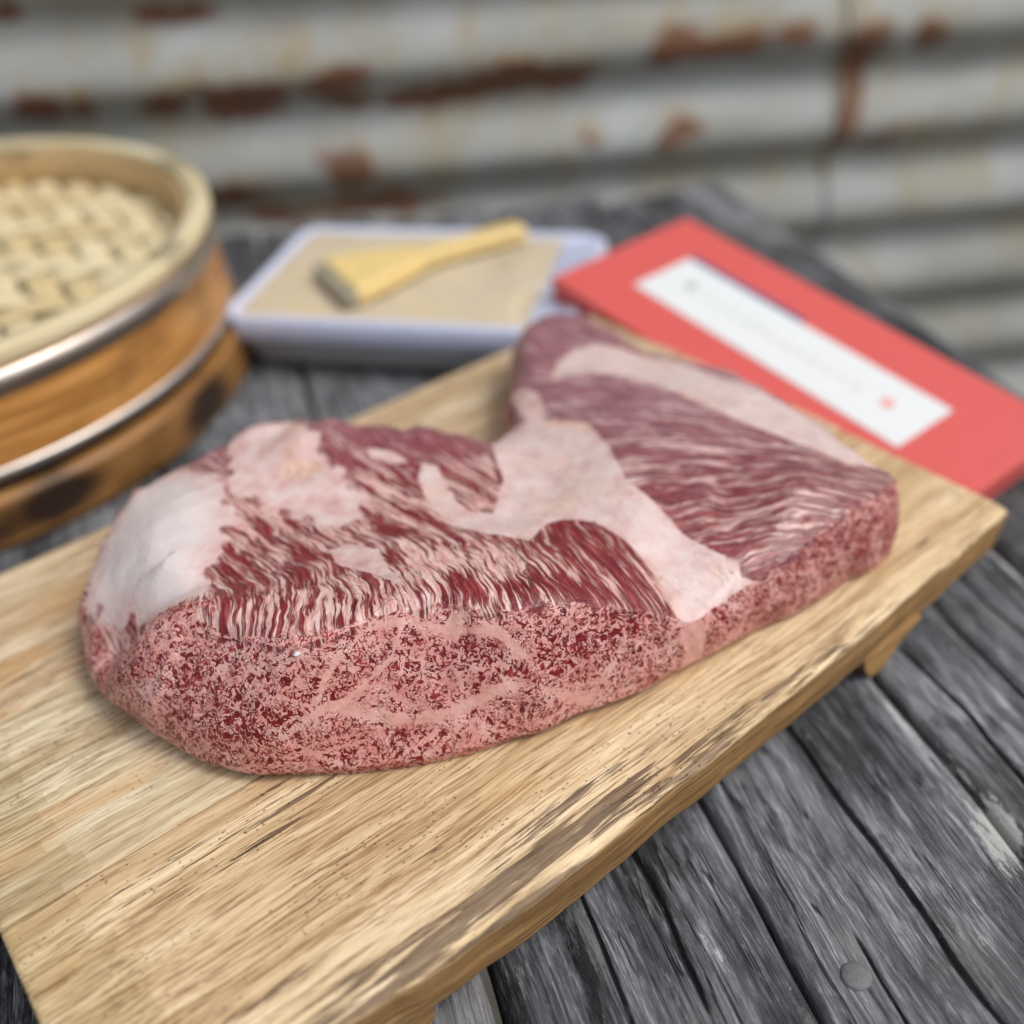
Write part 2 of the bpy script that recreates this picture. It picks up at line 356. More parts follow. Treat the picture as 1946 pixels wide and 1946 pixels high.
MEAT_HUMPS = [(-.150, .375, .030, .034, 0.0, .0060), (-.132, .303, .026, .010, .1, .0062), (-.150, .325, .034, .0075, .15, -.0058), (-.172, .322, .010, .010, .5, -.0040), (-.100, .418, .012, .010, .5, .0030), (-.118, .436, .010, .007, .5, .0035), (-.082, .436, .009, .006, .5, .0025), (-.140, .424, .010, .006, .8, .0028),
              (-.060, .345, .045, .022, 0.0, .0025), (.018, .385, .020, .035, -.5, -.0035), (.066, .330, .014, .030, .1, -.0020),
              (-.095, .425, .030, .018, .1, .0025), (.050, .345, .018, .022, .3, .0020), (.090, .440, .035, .060, -.6, .0020)]
FAT_AREAS = [
    ('fat_cap', [(-0.1886, 0.3526), (-0.1875, 0.3719), (-0.1866, 0.3893), (-0.1789, 0.4067), (-0.1666, 0.421), (-0.1459, 0.4143), (-0.1276, 0.3913), (-0.1212, 0.3684), (-0.1253, 0.3475), (-0.1234, 0.32), (-0.1399, 0.3109), (-0.1686, 0.3328), (-0.1827, 0.3434)]),
    ('back_fat', [(-0.1317, 0.4217), (-0.1228, 0.4455), (-0.1097, 0.4472), (-0.0927, 0.4338), (-0.0834, 0.4069), (-0.069, 0.3874), (-0.0628, 0.3666), (-0.0738, 0.3572), (-0.0901, 0.371), (-0.1079, 0.3765), (-0.124, 0.3915)]),
    ('seam', [(-0.0073, 0.4227), (0.003, 0.4467), (0.013, 0.4475), (0.0403, 0.4308), (0.048, 0.4047), (0.0515, 0.3776), (0.0623, 0.3616), (0.0711, 0.3459), (0.0817, 0.3369), (0.0913, 0.3309), (0.0914, 0.325), (0.0991, 0.3248), (0.0926, 0.321), (0.0784, 0.3103), (0.0664, 0.3035), (0.0615, 0.3031), (0.059, 0.3083), (0.0544, 0.324), (0.0472, 0.3364), (0.0342, 0.3509), (0.0207, 0.3543), (0.0135, 0.3506), (0.006, 0.3374), (-0.0152, 0.3464), (-0.0264, 0.3554), (-0.0353, 0.3689), (-0.0408, 0.391), (-0.0393, 0.403), (-0.0321, 0.4004), (-0.0265, 0.3803), (-0.02, 0.3657), (-0.0079, 0.3622), (-0.0026, 0.3917)]),
    ('back_band', [(0.0259, 0.4792), (0.0306, 0.4973), (0.0405, 0.5118), (0.0561, 0.5188), (0.0688, 0.5078), (0.099, 0.4814), (0.1207, 0.4549), (0.142, 0.4342), (0.1538, 0.4072), (0.167, 0.3834), (0.1518, 0.3824), (0.132, 0.3987), (0.1119, 0.4179), (0.0917, 0.4424), (0.0695, 0.4719), (0.0434, 0.4831)]),
    ('patch', [(-0.0763, 0.3414), (-0.0676, 0.3446), (-0.0551, 0.3359), (-0.0499, 0.3209), (-0.0421, 0.305), (-0.0577, 0.3193), (-0.0714, 0.3292)]),
    ('lobe', [(0.003, 0.4824), (0.0108, 0.4799), (0.0184, 0.4697), (0.0221, 0.4466), (0.0154, 0.4434), (0.0045, 0.4588)]),
    ('streak', [(-0.0652, 0.4155), (-0.0532, 0.4135), (-0.0457, 0.4045), (-0.054, 0.4039), (-0.0632, 0.4091)]),
]
FACE_VEINS = [
    ([(-0.0101, 0.2881, 0.0503), (0.002, 0.2838, 0.0344), (0.0127, 0.2828, 0.0171), (0.0218, 0.2856, 0.01)], 0.0016),
    ([(0.0394, 0.2954, 0.0303), (0.0325, 0.2909, 0.0217), (0.0218, 0.2856, 0.01)], 0.0016),
    ([(-0.0704, 0.2752, 0.029), (-0.0591, 0.274, 0.0241), (-0.0462, 0.2736, 0.0204), (-0.0279, 0.2754, 0.0204), (-0.0105, 0.2793, 0.0272), (0.001, 0.2809, 0.0266), (0.0137, 0.2833, 0.018), (0.0218, 0.2856, 0.01)], 0.0019),
    ([(-0.106, 0.2705, 0.0115), (-0.087, 0.272, 0.0237), (-0.075, 0.2747, 0.0301), (-0.0704, 0.2752, 0.029)], 0.0016),
    ([(-0.0562, 0.2905, 0.054), (-0.0439, 0.2922, 0.0538), (-0.0247, 0.2896, 0.0478), (-0.0101, 0.2881, 0.0503)], 0.0012),
    ([(-0.068, 0.2833, 0.0481), (-0.0749, 0.2783, 0.0391), (-0.087, 0.272, 0.0237)], 0.0012),
    ([(-0.0337, 0.2697, 0.0), (-0.0294, 0.2716, 0.0112), (-0.0303, 0.275, 0.0204)], 0.0008),
    ([(0.067, 0.3038, 0.0293), (0.0692, 0.3041, 0.0184), (0.0664, 0.3059, 0.0029)], 0.0042),
    ([(-0.1444, 0.2969, 0.025), (-0.1259, 0.2859, 0.023), (-0.106, 0.2705, 0.0115)], 0.001),
    ([(-0.0439, 0.2922, 0.0538), (-0.0493, 0.285, 0.0425), (-0.0603, 0.2795, 0.035), (-0.0704, 0.2752, 0.029)], 0.0009),
    ([(0.0218, 0.2856, 0.01), (0.0387, 0.2909, 0.0086), (0.0577, 0.2997, 0.0094)], 0.001),
    ([(-0.0224, 0.293, 0.0539), (-0.0265, 0.2912, 0.0499)], 0.0022),
    ([(-0.1151, 0.2773, 0.0193), (-0.0962, 0.2706, 0.0183), (-0.0738, 0.2669, 0.007)], 0.0008),
]
WALL_RUST = [
    (-0.267, 0.190, 0.025, 0.019, -0.10, 0.90),
    (-0.128, 0.170, 0.056, 0.014, -0.06, 1.00),
    (-0.270, 0.106, 0.033, 0.025, -0.12, 0.90),
    (-0.229, 0.100, 0.026, 0.017, -0.12, 0.80),
    (-0.167, 0.113, 0.019, 0.042, -0.12, 0.00),
    (-0.156, 0.097, 0.046, 0.021, -0.12, 0.85),
    (-0.086, 0.091, 0.063, 0.029, -0.12, 1.00),
    (-0.031, 0.104, 0.032, 0.038, -0.12, 0.00),
    (0.009, 0.102, 0.049, 0.020, 0.26, 0.95),
    (0.005, 0.078, 0.049, 0.018, -0.12, 0.80),
    (0.104, 0.074, 0.075, 0.018, 0.12, 1.00),
    (0.173, 0.081, 0.093, 0.020, 0.03, 1.10),
    (0.226, 0.077, 0.043, 0.022, -0.11, 1.00),
    (0.137, 0.117, 0.015, 0.038, -0.11, 0.00),
    (0.202, 0.121, 0.023, 0.042, -0.11, 0.00),
    (0.340, 0.094, 0.051, 0.033, 0.07, 0.80),
    (0.334, 0.112, 0.035, 0.029, -0.11, 0.00),
    (0.400, 0.091, 0.096, 0.016, 0.05, 0.95),
    (0.461, 0.094, 0.035, 0.017, 0.07, 0.80),
    (0.537, 0.070, 0.042, 0.041, -0.11, 0.85),
    (0.531, 0.018, 0.020, 0.089, -0.21, 0.90),
    (0.563, -0.028, 0.061, 0.021, -0.17, 0.70),
    (0.606, 0.075, 0.033, 0.029, -0.11, 0.80),
    (0.001, 0.018, 0.038, 0.027, -0.33, 0.95),
    (0.345, 0.009, 0.044, 0.023, 0.17, 0.80),
    (0.254, 0.013, 0.032, 0.015, -0.12, 0.55),
    (-0.113, 0.005, 0.050, 0.024, -0.13, 0.85),
    (0.040, -0.029, 0.066, 0.020, -0.14, 0.90),
    (-0.072, -0.026, 0.077, 0.016, -0.14, 0.80),
    (0.082, 0.025, 0.013, 0.031, -0.13, 0.00),
    (-0.137, -0.008, 0.041, 0.022, -0.14, 0.70),
    (0.601, -0.038, 0.061, 0.019, -0.13, 0.50),
]
# ---------------------------------------------------------------- small numeric helpers
def vnoise(P, seed=0):
    """smooth 3D value noise, P (n,3) -> (n,) in -1..1"""
    P = np.asarray(P, dtype=np.float64)
    i = np.floor(P).astype(np.int64); f = P - i; f = f*f*(3-2*f)
    def h(a, b, c):
        n = (a*374761393 + b*668265263 + c*2147483647 + seed*974634777) & 0xffffffff
        n = ((n ^ (n >> 13))*1274126177) & 0xffffffff
        n = n ^ (n >> 16)
        return (n & 0xffff)/32767.5 - 1.0
    x, y, z = i[:, 0], i[:, 1], i[:, 2]; u, v, w = f[:, 0], f[:, 1], f[:, 2]
    r = 0
    for dx in (0, 1):
        for dy in (0, 1):
            for dz in (0, 1):
                r = r + h(x+dx, y+dy, z+dz)*(u if dx else 1-u)*(v if dy else 1-v)*(w if dz else 1-w)
    return r
def fbm(P, seed=0, octv=3):
    P = np.asarray(P, dtype=np.float64); r = 0; a = 1.0; t = 0
    for k in range(octv):
        r = r + a*vnoise(P*2**k, seed+k*7); t += a; a *= .5
    return r/t
def closed_curve(pts, n):
    """periodic Catmull-Rom through pts, resampled evenly"""
    P = np.array(pts, float); m = len(P); out = []
    for k in range(m):
        p0, p1, p2, p3 = P[k-1], P[k], P[(k+1) % m], P[(k+2) % m]
        for t in np.linspace(0, 1, 24, endpoint=False):
            out.append(.5*((2*p1)+(p2-p0)*t+(2*p0-5*p1+4*p2-p3)*t*t+(3*p1-p0-3*p2+p3)*t**3))
    out = np.array(out); seg = np.linalg.norm(np.diff(np.vstack([out, out[:1]])[:, :3], axis=0), axis=1)
    s = np.r_[0, np.cumsum(seg)]; q = np.linspace(0, s[-1], n, endpoint=False)
    o2 = np.vstack([out, out[:1]])
    return np.stack([np.interp(q, s, o2[:, j]) for j in range(P.shape[1])], 1), q
def smooth_ring(A, w):
    k = np.hanning(2*w+3)[1:-1]; k /= k.sum()
    B = np.vstack([A[-w:], A, A[:w]]) if A.ndim > 1 else np.r_[A[-w:], A, A[:w]]
    if A.ndim > 1: return np.stack([np.convolve(B[:, j], k, 'valid') for j in range(A.shape[1])], 1)
    return np.convolve(B, k, 'valid')
def smoothstep(a, b, x):
    t = np.clip((x-a)/(b-a), 0, 1); return t*t*(3-2*t)
# ---------------------------------------------------------------- the meat's surface (heights measured from the board's top)
def meat_surface(NR=1100, NS=56, NT=120):
    ring, arc = closed_curve(MEAT_RING, NR)
    top = ring[:, :3].copy(); bot = np.c_[ring[:, 3:5], np.zeros(NR)]
    bot = smooth_ring(bot, 5)
    c = top[:, :2].mean(0)
    tang = np.roll(top[:, :2], -8, 0)-np.roll(top[:, :2], 8, 0); tang /= np.linalg.norm(tang, axis=1)[:, None]
    area = np.sum(top[:, 0]*np.roll(top[:, 1], -1)-np.roll(top[:, 0], -1)*top[:, 1])
    out = np.c_[tang[:, 1], -tang[:, 0]]*(1 if area > 0 else -1)
    # small natural wobble of the rim and the foot
    w = vnoise(np.c_[arc*95, arc*0, arc*0], 3)*.0009+vnoise(np.c_[arc*300, arc*0, arc*0], 4)*.00045
    bk = smoothstep(.36, .41, top[:, 1])*smoothstep(.02, -.04, top[:, 0])+.5*smoothstep(-.165, -.18, top[:, 0])
    w = w+bk*(vnoise(np.c_[arc*85, arc*0, arc*0], 31)*.0022+vnoise(np.c_[arc*210, arc*0, arc*0], 32)*.0011)
    top[:, :2] += out*w[:, None]
    bw = vnoise(np.c_[arc*70, arc*0+3, arc*0], 5)*.0012
    bot[:, :2] += out*bw[:, None]
    top[:, 2] += vnoise(np.c_[arc*120, arc*0, arc*0+2], 6)*.0009+vnoise(np.c_[arc*330, arc*0, arc*0+2], 7)*.0004
    # medial line
    S = np.array(MEAT_SPINE); segs = []
    q = np.linspace(0, 1, 400); L = np.r_[0, np.cumsum(np.linalg.norm(np.diff(S, axis=0), axis=1))]; L /= L[-1]
    Sp = np.c_[np.interp(q, L, S[:, 0]), np.interp(q, L, S[:, 1])]
    d = ((top[:, None, :2]-Sp[None])**2).sum(-1); idx = d.argmin(1).astype(float)/399
    idx = smooth_ring(idx, 45)
    ctr = np.c_[np.interp(idx, q, Sp[:, 0]), np.interp(idx, q, Sp[:, 1])]
    zc = smooth_ring(top[:, 2], 60)
    V = []; side = []; hh = []; rad = []
    back = smoothstep(.42, .5, top[:, 1])                      # far side bulges more
    nose = smoothstep(-.075, -.135, top[:, 0])*smoothstep(.36, .30, top[:, 1])+.0
    top = top.copy(); top[:, 2] -= nose*.0050
    # side rings
    for k in range(NS):
        t = k/(NS-1)
        p = bot*(1-t)+top*t
        bulge = (np.sin(np.pi*min(1, t*1.02))**.8)*(.0034+.004*back+.0050*nose)
        foot = -.003*(1-smoothstep(0, .10, np.array([t]))[0])
        p[:, :2] += out*(bulge+foot)[:, None] if np.ndim(bulge) else out*(bulge+foot)
        if k: 
            n = fbm(np.c_[p[:, 0]*130, p[:, 1]*130, p[:, 2]*130], 11, 3)
            p[:, :2] += out*(n*.0008*np.sin(np.pi*t)**.5)[:, None]
        V.append(p); side.append(np.ones(NR)); hh.append(np.full(NR, t)); rad.append(np.zeros(NR))
    # top rings
    top_s = smooth_ring(top, 34); top_m = smooth_ring(top, 10)
    for k in range(1, NT+1):
        r = (k/NT)**1.15
        wA = smoothstep(0, .06, np.array([r]))[0]; wB = smoothstep(.04, .30, np.array([r]))[0]
        te = (top*(1-wA)+top_m*wA)*(1-wB)+top_s*wB
        xy = te[:, :2]*(1-r)+ctr*r
        z = top[:, 2]*(1-smoothstep(0, 1, np.array([r]))[0])+r*0
        zin = smoothstep(0, 1, np.array([r]))[0]*.043
        z = te[:, 2]*(1-smoothstep(0, 1, np.array([r]))[0])+zin
        dist = np.linalg.norm(te[:, :2]-xy, axis=1)
        z = z+.0042*(1-np.exp(-dist/.007))+nose*.0050*(1-np.exp(-dist/.009))
        V.append(np.c_[xy, z]); side.append(np.zeros(NR)); hh.append(np.ones(NR)); rad.append(dist)
    V = np.array(V)                                            # rings, NR, 3
    # slow humps and hollows of the top
    fl = V.reshape(-1, 3).copy(); istop = np.repeat(np.array([0]*NS+[1]*NT), NR).astype(float)
    hump = np.zeros(len(fl))
    for x, y, rx, ry, rot, h in MEAT_HUMPS:
        cx, sx = math.cos(rot), math.sin(rot)
        a = ((fl[:, 0]-x)*cx+(fl[:, 1]-y)*sx)/rx; b = (-(fl[:, 0]-x)*sx+(fl[:, 1]-y)*cx)/ry
        hump += h*np.exp(-(a*a+b*b))
    rd = np.concatenate(rad); ht = np.concatenate(hh)
    fade = np.where(istop > 0, 1, smoothstep(.35, 1, ht))
    fl[:, 2] += hump*fade
    n = fbm(fl*np.array([55, 55, 55]), 21, 3)
    fl[:, 2] += n*.0011*np.where(istop > 0, smoothstep(0, .006, rd)*.7+.3, 0)
    # rolled lump and the groove beside it on the near left side
    for x, y, z, r, h in ((-.142, .285, .030, .022, .0040), (-.110, .268, .030, .022, .0022), (-.172, .312, .022, .009, -.0040), (-.060, .268, .028, .018, -.0012), (.018, .285, .028, .02, .0012), (.075, .312, .02, .010, -.0016)):
        g = np.exp(-((fl[:, 0]-x)**2+(fl[:, 1]-y)**2+((fl[:, 2]-z)*.8)**2)/(r*r))*np.where(istop > 0, 1, smoothstep(0, .15, ht))
        o3 = np.tile(np.c_[out, np.zeros(NR)], (NS+NT, 1)); fl += o3*(g*h)[:, None]*np.exp(-rd/.006)[:, None]
    V = fl.reshape(V.shape)
    return V, np.array(side), np.array(hh), np.array(rad), arc

# ================================================================ SETTING
def add_ground():
    V = []; n = 60; xs = np.linspace(-8, 8, n); ys = np.linspace(-6, 10, n)
    X, Y = np.meshgrid(xs, ys, indexing='ij'); P = np.c_[X.ravel(), Y.ravel(), np.zeros(n*n)]
    P[:, 2] = -.72+fbm(P*1.3, 5)*.02
    m = NM('bare_earth_gravel'); f = m.noise(m.obj, 9, 6, .65)
    mt = m.out(m.ramp(f, [(.3, (.07, .062, .052)), (.6, (.17, .155, .135)), (.8, (.24, .22, .20))]), rough=.95, bump=m.noise(m.obj, 60, 4), bdist=.01)
    o = link('ground', mesh_from('ground', P, grid_faces(n, n)), mt); o['kind'] = 'structure'
add_ground()

# corrugated metal wall: local X along the wall, local Z up, local -Y towards the table
WALL_AZ = R(7.4); WALL_D = 1.07
wall = thing('corrugated_metal_wall', 'pale grey corrugated metal wall with rust stains behind the table', 'wall',
             loc=(-math.sin(WALL_AZ)*WALL_D, math.cos(WALL_AZ)*WALL_D, 0), rotz=WALL_AZ)
def band_z(s): return ZB+.046-.042*s                            # height of one dark hollow along the wall
PITCH = .0945
def wall_sheet(s0, s1, proud, name='corrugated_sheet'):
    ns, nz = int((s1-s0)/.008)+1, 560
    s = np.linspace(s0, s1, ns); z = np.linspace(-.70, 1.15, nz)
    S, Z = np.meshgrid(s, z, indexing='ij')
    ph = (Z-band_z(S))/PITCH
    wob = fbm(np.c_[S.ravel()*2.0, Z.ravel()*3.0, S.ravel()*0], 9, 2).reshape(S.shape)
    d = .0105*np.sin(2*np.pi*(ph+wob*.03))+.0015*np.sin(4*np.pi*ph+.6)+wob*.004
    V = np.stack([S, -d-proud, Z], -1).reshape(-1, 3)
    me = mesh_from(name, V, grid_faces(ns, nz))
    rust = np.zeros(S.shape); yel = np.zeros(S.shape)
    for cs, cz, rs, rz, rot, k in RUST_SPOTS:
        a = ((S-cs)*math.cos(rot)+(Z-cz)*math.sin(rot))/rs; b = (-(S-cs)*math.sin(rot)+(Z-cz)*math.cos(rot))/rz
        g = np.exp(-(a*a+b*b))
        if k > 0: rust = np.maximum(rust, g*.85*k)
        yel = np.maximum(yel, np.exp(-((a/1.5)**2+((b-.6)/1.7)**2))*.55)
    attr(me, 'rust', rust); attr(me, 'yellow', yel)
    o = link(name, me, MAT_WALL, wall)
    so = o.modifiers.new('thick', 'SOLIDIFY'); so.thickness = .0008; so.offset = 1
    return o
RUST_SPOTS = WALL_RUST
MAT_WALL = mat_wall()
wall_sheet(-1.5, .535, 0.0)
wall_sheet(.515, 2.0, .0016)

# ================================================================ TABLE
PL_AZ = R(104.4); pd = np.array([math.cos(PL_AZ), math.sin(PL_AZ)]); pn = np.array([pd[1], -pd[0]])
table = thing('weathered_table', 'old weathered grey plank table under the cutting board', 'table', rotz=PL_AZ)
# in the table's frame: X runs along the planks, -Y is the perpendicular (towards the photo's right)
MAT_TABLE = mat_table()
GAPS = [-.92, -.81, -.70, -.59, -.485, -.38, -.275, -.175, -.074, .0285, .1345, .240, .3475, .462]
TABLE_SPOTS = [  # (along, perp, r_along, r_perp, rot, pale, dark)
    (.197, .237, .026, .013, .3, .85, 0), (.222, .240, .030, .007, .2, .65, 0), (.19, .262, .02, .012, 0, .7, 0), (.258, .236, .03, .004, .0, .7, 0), (.155, .205, .03, .006, 0, .45, 0),
    (.330, .345, .06, .006, 0, .7, 0), (.185, .108, .02, .006, .1, .5, 0), (.170, .129, .06, .004, .0, .35, 0),
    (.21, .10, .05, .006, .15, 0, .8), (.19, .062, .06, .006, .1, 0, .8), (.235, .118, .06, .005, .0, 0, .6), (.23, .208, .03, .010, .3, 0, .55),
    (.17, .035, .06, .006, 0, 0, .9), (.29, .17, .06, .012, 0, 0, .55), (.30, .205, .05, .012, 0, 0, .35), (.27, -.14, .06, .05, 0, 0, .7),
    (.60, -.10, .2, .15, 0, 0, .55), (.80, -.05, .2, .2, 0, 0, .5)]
CRACKS = {9: [(.0975, .004, .0011, .15, .30, 1.0), (.072, .003, .0008, .1, .28, 2.0)], 10: [(.1885, .0045, .0013, .02, .34, 3.0), (.1585, .003, .0006, .02, .20, 5.0)],
          11: [(.262, .005, .0011, .05, .33, 6.0), (.295, .004, .0009, .1, .45, 7.0), (.318, .004, .0007, .2, .5, 8.0)], 8: [(-.03, .004, .0010, .0, .4, 9.0)], 12: [(.40, .004, .001, .3, .8, 10.)]}
def plank(i, y0, y1, x1):
    x0 = -.14; wdt = y1-y0; nx = 620 if 7 < i < 12 else 200; ny = 150 if 7 < i < 12 else 40
    th = .026
    s = np.linspace(0, 1, nx); X = x0+(x1-x0)*s**1.25
    g = .0016
    yy = np.linspace(0, 1, ny); yy = .5-.5*np.cos(np.pi*yy)*.0+yy*0+(yy-.5)     # even rows
    yy = np.linspace(g, wdt-g, ny)
    XX, YY = np.meshgrid(X, yy+y0, indexing='ij')
    e = np.minimum(YY-y0-g, y1-g-YY)
    Z = -.0035*np.exp(-e/.0022)
    P = np.c_[XX.ravel()*14, YY.ravel()*60, np.full(XX.size, i*3.7)]
    Z += fbm(P, 31, 3).reshape(XX.shape)*.0007+fbm(np.c_[XX.ravel()*9, YY.ravel()*420, np.full(XX.size, i)], 33, 2).reshape(XX.shape)*.00032
    for (c, amp, wd, xa, xb, sd) in CRACKS.get(i, []):
        path = c+fbm(np.c_[X*16, X*0+sd, X*0], 41, 3)*amp
        on = smoothstep(xa, xa+.03, X)*(1-smoothstep(xb-.04, xb, X))
        ww = wd*(.6+.5*(vnoise(np.c_[X*40, X*0+sd, X*0], 2)+1)/2)*on+1e-6
        Z -= .0030*on[:, None]*np.exp(-((YY-path[:, None])/ww[:, None])**2)
    # edges wander a little
    we = vnoise(np.c_[X*18, X*0+i, X*0], 8)*.0010
    YY = YY+we[:, None]*np.exp(-e/.006)
    Zt = Z
    top = np.stack([XX, -YY, Zt], -1)
    lowa = np.stack([X, -(YY[:, 0]), np.full(nx, -th)], -1)[:, None]; lowb = np.stack([X, -(YY[:, -1]), np.full(nx, -th)], -1)[:, None]
    S = np.concatenate([lowa, top, lowb], 1)
    V, F = loft(S)
    me = mesh_from('plank', V, F)
    pale = np.zeros(len(V)); dark = np.zeros(len(V))
    for (a, b, ra, rb, rt, pv, dv) in TABLE_SPOTS:
        u = ((V[:, 0]-a)*math.cos(rt)+(-V[:, 1]-b)*math.sin(rt))/ra; v = (-(V[:, 0]-a)*math.sin(rt)+(-V[:, 1]-b)*math.cos(rt))/rb
        k = np.exp(-(u*u+v*v)); pale = np.maximum(pale, k*pv); dark = np.maximum(dark, k*dv*.8)
    for (c, amp, wd, xa, xb, sd) in CRACKS.get(i, []):
        path = c+fbm(np.c_[V[:, 0]*16, V[:, 0]*0+sd, V[:, 0]*0], 41, 3)*amp
        on = smoothstep(xa, xa+.03, V[:, 0])*(1-smoothstep(xb-.04, xb, V[:, 0]))
        dark = np.maximum(dark, on*np.exp(-((-V[:, 1]-path)/(wd*1.6))**2)*.9)
    attr(me, 'pale', pale); attr(me, 'dark', dark)
    o = link('plank', me, MAT_TABLE, table)
    return o
plank_objs = []
for i in range(len(GAPS)-1):
    yc = (GAPS[i]+GAPS[i+1])/2
    plank_objs.append(plank(i, GAPS[i], GAPS[i+1], (.872+.24*(.462-yc) if yc > .02 else .978+.02*(.02-yc)*0)+.004*math.sin(i*2.3)))
# nail in the plank at the right
def nail(par, a, b, z, r=.0055):
    V, F = lathe([(0.0001, -.006), (r*.6, -.006), (r, -.0012), (r*1.0, .0002), (r*.86, .0009), (r*.3, .0011), (0.0001, .0011)], 28, closed=False)
    V = V+np.array([a, -b, z])
    o = link('nail_head', mesh_from('nail_head', V, F), plain('old_grey_nail', (.16, .165, .17), .65, .2, .5, 400), par)
nail(plank_objs[10], .1615, .1525, .0002)
# frame under the planks
m_leg = MAT_TABLE
for x in (.0, .80):
    bm = bmesh.new(); box_bm(bm, x-.03, x+.03, -.44, .90, -.075, -.0265, .002); bm_obj('batten', bm, m_leg, table)
for x in (.0, .80):
    for y in (-.40, .86):
        bm = bmesh.new(); box_bm(bm, x-.035, x+.035, y-.035, y+.035, -.715, -.0755, .003); bm_obj('leg', bm, m_leg, table)

# ================================================================ CUTTING BOARD
BAZ = R(35.4262); BO = (-0.13028, 0.13130)
board = thing('cutting_board', 'thick pale wooden cutting board with a wavy stained edge under the beef', 'cutting board', loc=(BO[0], BO[1], ZB), rotz=BAZ)
EDGE_U = [0, .04, .0836, .1077, .1382, .1711, .2091, .2867, .3697, .43, .4508]
EDGE_V = [.0, -.003, -.0068, -.0093, -.0114, -.0106, -.0096, -.0078, -.0040, -.0012, .0008]
BSTAINS = [(.27, -.004, .05, .0035, .03, .9), (.32, -.003, .05, .0025, .03, .75), (.22, -.0085, .06, .0028, .0, 1.1), (.14, -.0105, .06, .0025, .0, 1.1), (.10, -.004, .045, .008, .10, 1.15), (.15, .000, .045, .009, .05, 1.1), (.195, .000, .035, .007, .05, 1.0), (.24, -.002, .03, .004, 0, .8), (.075, -.002, .03, .010, .1, 1.0),
           (.184, .0105, .014, .0022, .06, .9), (.205, .0105, .012, .0018, 0, .7), (.165, .010, .020, .003, .1, .75), (.0971, .036, .016, .0022, .0, .6), (.13, .028, .02, .002, 0, .5),
           (.10, .082, .055, .0050, .05, .62), (.075, .072, .045, .004, .05, .55), (.13, .092, .05, .0035, .06, .6), (.04, .030, .02, .002, 0, .55), (.055, .085, .03, .004, 0, .6), (.06, .018, .03, .003, 0, .5),
           (.33, .004, .06, .002, 0, .5), (.28, .018, .05, .002, 0, .45), (.36, .02, .04, .002, 0, .42), (.24, .03, .05, .002, .03, .45), (.40, .012, .01, .003, 0, .6)]
def board_plank(v0, v1, u0, u1, mat, front):
    nu = 420; nv = int((v1-v0)/.0012)
    u = np.linspace(u0, u1, nu); T = .028
    lo = np.full(nu, v0+.00025)
    if front:
        lo = np.interp(u, EDGE_U, EDGE_V)
        kk = np.hanning(61); kk /= kk.sum(); lo = np.convolve(np.pad(lo, 30, 'edge'), kk, 'valid')
        lo = lo+fbm(np.c_[u*55, u*0, u*0], 3, 3)*.0011
    hi = np.full(nu, v1-.00025)
    t = np.linspace(0, 1, nv)
    if front: t = t**1.2
    VV = lo[:, None]*(1-t)+hi[:, None]*t
    UU = np.repeat(u[:, None], nv, 1)
    dl = VV-lo[:, None]; dh = hi[:, None]-VV; eu = np.minimum(UU-u0, u1-UU)
    Z = fbm(np.c_[UU.ravel()*9, VV.ravel()*35, VV.ravel()*0+v0*9], 13, 3).reshape(UU.shape)*.00035
    Z -= .0009*np.exp(-dh/.0006)*(1 if v1 < .29 else 1.6)
    Z -= .0012*np.exp(-eu/.0012)
    if front:
        ch = .004+.0025*fbm(np.c_[u*30, u*0+4, u*0], 6, 2)
        Z -= .0022*np.exp(-dl/np.maximum(.0012, ch*.5)[:, None])
        Z += fbm(np.c_[UU.ravel()*40, VV.ravel()*260, UU.ravel()*0], 17, 3).reshape(UU.shape)*.0007*np.exp(-dl/.014)
    else:
        Z -= .0009*np.exp(-dl/.0006)
    top = np.stack([UU, VV, Z], -1)
    # side going down (front) or straight
    ks = 26 if front else 3
    low = []
    for k in range(1, ks+1):
        q = k/ks; zz = Z[:, 0]*(1-q)+(-T)*q
        off = (.0026*q*q+.0012*q) if front else 0
        wv = fbm(np.c_[u*24, u*0+q*5, u*0], 23, 3)*.0007*(np.sin(np.pi*min(1, q))+.4) if front else 0
        low.append(np.stack([u, lo+off+wv, zz], -1))
    low = np.stack(low[::-1], 1)
    upb = np.stack([u, hi-.0002, np.full(nu, -T)], -1)[:, None]
    S = np.concatenate([low, top, upb], 1)
    # round the two ends
    V, F = loft(S)
    me = mesh_from('board_plank', V, F)
    stain = np.zeros(len(V)); ol = np.zeros(len(V)); side = np.zeros(len(V))
    for (a, b, ra, rb, rt, k) in BSTAINS:
        x = ((V[:, 0]-a)*math.cos(rt)+(V[:, 1]-b)*math.sin(rt))/ra; y = (-(V[:, 0]-a)*math.sin(rt)+(V[:, 1]-b)*math.cos(rt))/rb
        stain = np.maximum(stain, np.exp(-(x*x+y*y))*k)
    lov = np.interp(V[:, 0], u, lo)
    if front:
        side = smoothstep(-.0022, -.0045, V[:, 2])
        stain = np.maximum(stain, np.exp(-np.abs(V[:, 1]-lov)/.0016)*np.exp(-np.abs(V[:, 2]+.001)/.002)*.85)
    stain *= (1-side)
    cell = np.floor(V[:, 1]/.0075); ol = smoothstep(.0315, .0295, V[:, 0]+.014*(np.modf(np.abs(np.sin(cell*12.9898)*43758.5))[0]-.5)+.02*np.maximum(0, V[:, 1]-.06))
    attr(me, 'stain', stain); attr(me, 'olive', ol); attr(me, 'side', side)
    return link('board_plank', me, mat, board)
MB1 = mat_board('front_stave_wood', 1, (.79, .615, .385)); MB2 = mat_board('middle_stave_wood', 5, (.78, .69, .49)); MB3 = mat_board('rear_stave_wood', 9, (.72, .59, .41))
board_plank(0, .1000, 0, .4535, MB1, True)
board_plank(.1000, .2005, 0, .4545, MB2, False)
